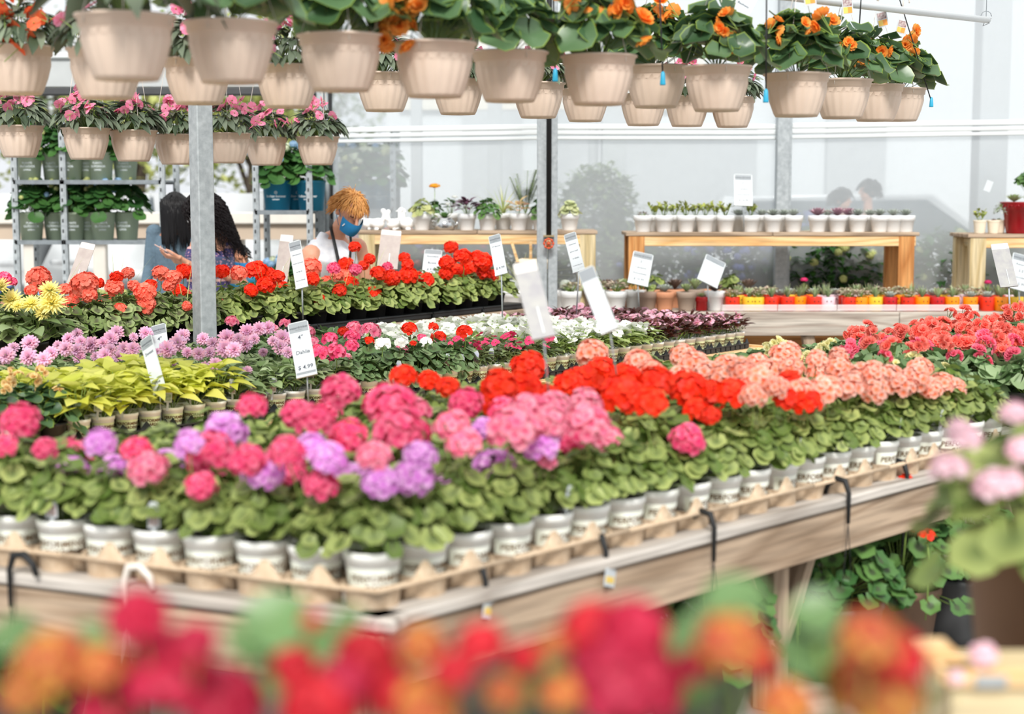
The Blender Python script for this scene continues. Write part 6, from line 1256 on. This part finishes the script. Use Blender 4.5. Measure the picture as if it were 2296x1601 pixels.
o,hc,hd,Mh,nb,side,arms=standing('woman with straight black hair in grey blue ribbed top turned away',395,Y3,(392,468,0),R(200),R(6),((452,515,.0),(346,520,0)),(398,690),((470,600,.02),(450,680,-.1)),((335,600,-.02),(318,680,-.15)),'skin_tan','ribbed_top','knit_blue',None,sleeve='long')
mb=MB(); mb.ball((0,.02,.02),(.085,.098,.10),18,Mh); hairset(mb,Mh,620,.088,.10,.105,.40,.6,8,.2,.0065,0,.02,-.25,10,4,.112)
part('hair',mb.mesh('hair',[MT['hair_black']]),o)
mb=MB(); mb.loft([rel(o,372,518,Y3-.12),rel(o,392,560,Y3-.15),rel(o,420,610,Y3-.13)],[(.007,.003)]*3,(1,0,0),5); part('bag_strap',mb.mesh('bag_strap',[MT['strap']]),o)
Y2=11.4
o,hc,hd,Mh,nb,side,arms=standing('woman with long dark curly hair in patterned blouse looking at phone behind post',455,Y2,(449,468,0),R(-58),R(22),((446,545,-.02),(500,530,.08)),(465,690),((448,612,-.12),(400,578,-.30),Vector((-.9,-.1,.15)),Vector((-.1,.3,1))),((512,620,.0),(418,592,-.24),Vector((-.9,-.1,.25)),Vector((0,.3,1))),'skin','patterned_blouse','blouse',None,sleeve='off')
mb=MB(); mb.ball((0,.025,.02),(.085,.098,.10),18,Mh); hairset(mb,Mh,560,.092,.108,.105,.50,.55,12,.15,.0055,.013,.02,-.3,16,4,.15)
part('hair',mb.mesh('hair',[MT['hair_dark']]),o); part('face_mask',maskmesh('mask_white',Mh),o)
mb=MB()
for s in(-1,1): mb.tube([Mh@Vector((s*.018,-.083,.022)),Mh@Vector((s*.030,-.083,.017)),Mh@Vector((s*.044,-.074,.022))],.0028,5); mb.tube([Mh@Vector((s*.016,-.090,.040)),Mh@Vector((s*.032,-.086,.046)),Mh@Vector((s*.052,-.068,.038))],.003,5)
part('eyelashes',mb.mesh('eyelashes',[MT['eye']]),o)
ph=MB(); ph.box((0,0,0),(.072,.145,.008),bev=.003); q=AY(367,560,Y2-.42); solo('smartphone',ph.mesh('smartphone',[MT['phone']]),'pale pink smartphone held in both hands by the curly haired woman','phone',q,(R(20),R(25),R(60)))
o,hc,hd,Mh,nb,side,arms=standing('child with short dark hair and light blue mask low behind the curly haired woman',540,12.2,(535,585,0),R(35),R(0),((515,628,0),(560,628,0)),(540,740),((505,680,0),(510,740,-.05)),((570,680,0),(568,740,-.05)),'skin_tan','t_shirt','pot_blue',None,wide=.75)
mb=MB(); mb.ball((0,.022,.025),(.081,.094,.092),16,Mh); hairset(mb,Mh,160,.083,.10,.095,.05,.3,15,.4,.008); part('hair',mb.mesh('hair',[MT['hair_black']]),o); part('face_mask',maskmesh('mask_blue',Mh),o)
for k,(px,py,rz,lb_,hr_) in enumerate(((1888,450,.3,'shorter person with dark hair seen as a faint shape behind the plastic','hair_dark'),(1946,430,-.4,'taller person seen as a faint shape behind the plastic beside the shorter one','hair_dark'))):
    YY=17.2; o,hc,hd,Mh,nb,side,arms=standing(lb_,px,YY,(px,py,0),R(180)*rz,0,((px+20,py+62,0),(px-20,py+62,0)),(px,py+170),((px+28,py+110,0),(px+26,py+160,-.05)),((px-28,py+110,0),(px-26,py+160,-.05)),'skin_tan','shirt',('denim','taupe')[k],None,sleeve='long')
    mb=MB(); mb.ball((0,.022,.02),(.086,.1,.10),16,Mh); hairset(mb,Mh,120,.086,.10,.10,.12,.4,25+k,.3,.01); part('hair',mb.mesh('hair',[MT[hr_]]),o)
# ================================================================= CAMERA, LIGHT
cd=bpy.data.cameras.new('camera'); cam=bpy.data.objects.new('camera',cd); C.objects.link(cam); S.camera=cam
cam.location=CAM; cam.rotation_euler=(pi/2-PITCH,0,0); cd.sensor_fit='HORIZONTAL'; cd.sensor_width=36; cd.lens=FP/2296*36
cd.clip_start=.05; cd.clip_end=300; cd.dof.use_dof=True; cd.dof.focus_distance=8.2; cd.dof.aperture_fstop=1.9; cd.dof.aperture_blades=0
w=bpy.data.worlds.new('sky'); S.world=w; w.use_nodes=True; t=w.node_tree; t.nodes.clear(); o=t.nodes.new('ShaderNodeOutputWorld'); bg=t.nodes.new('ShaderNodeBackground')
g=t.nodes.new('ShaderNodeNewGeometry'); sp=t.nodes.new('ShaderNodeSeparateXYZ'); t.links.new(g.outputs['Incoming'],sp.inputs[0])
rp=t.nodes.new('ShaderNodeValToRGB'); e=rp.color_ramp.elements; mr=t.nodes.new('ShaderNodeMapRange'); mr.inputs[1].default_value=.3; mr.inputs[2].default_value=-1.
t.links.new(sp.outputs[2],mr.inputs[0]); t.links.new(mr.outputs[0],rp.inputs[0]); e[0].position=.0; e[0].color=(.2,.2,.2,1); e[1].position=.28; e[1].color=(.86,.89,.93,1); k=e.new(1.); k.color=(1.,.985,.96,1)
t.links.new(rp.outputs[0],bg.inputs[0]); bg.inputs[1].default_value=1.1; t.links.new(bg.outputs[0],o.inputs[0])
sd=bpy.data.lights.new('sun','SUN'); so=bpy.data.objects.new('sun',sd); C.objects.link(so); sd.energy=3.3; sd.angle=R(14); sd.color=(1.,.97,.92); so.rotation_euler=(R(46),R(-14),R(14))
vs=S.view_settings; vs.view_transform='Standard'; vs.look='None'; vs.gamma=1; vs.exposure=0.1; vs.use_curve_mapping=False
S.cycles.max_bounces=8; S.cycles.transparent_max_bounces=24; S.cycles.diffuse_bounces=4
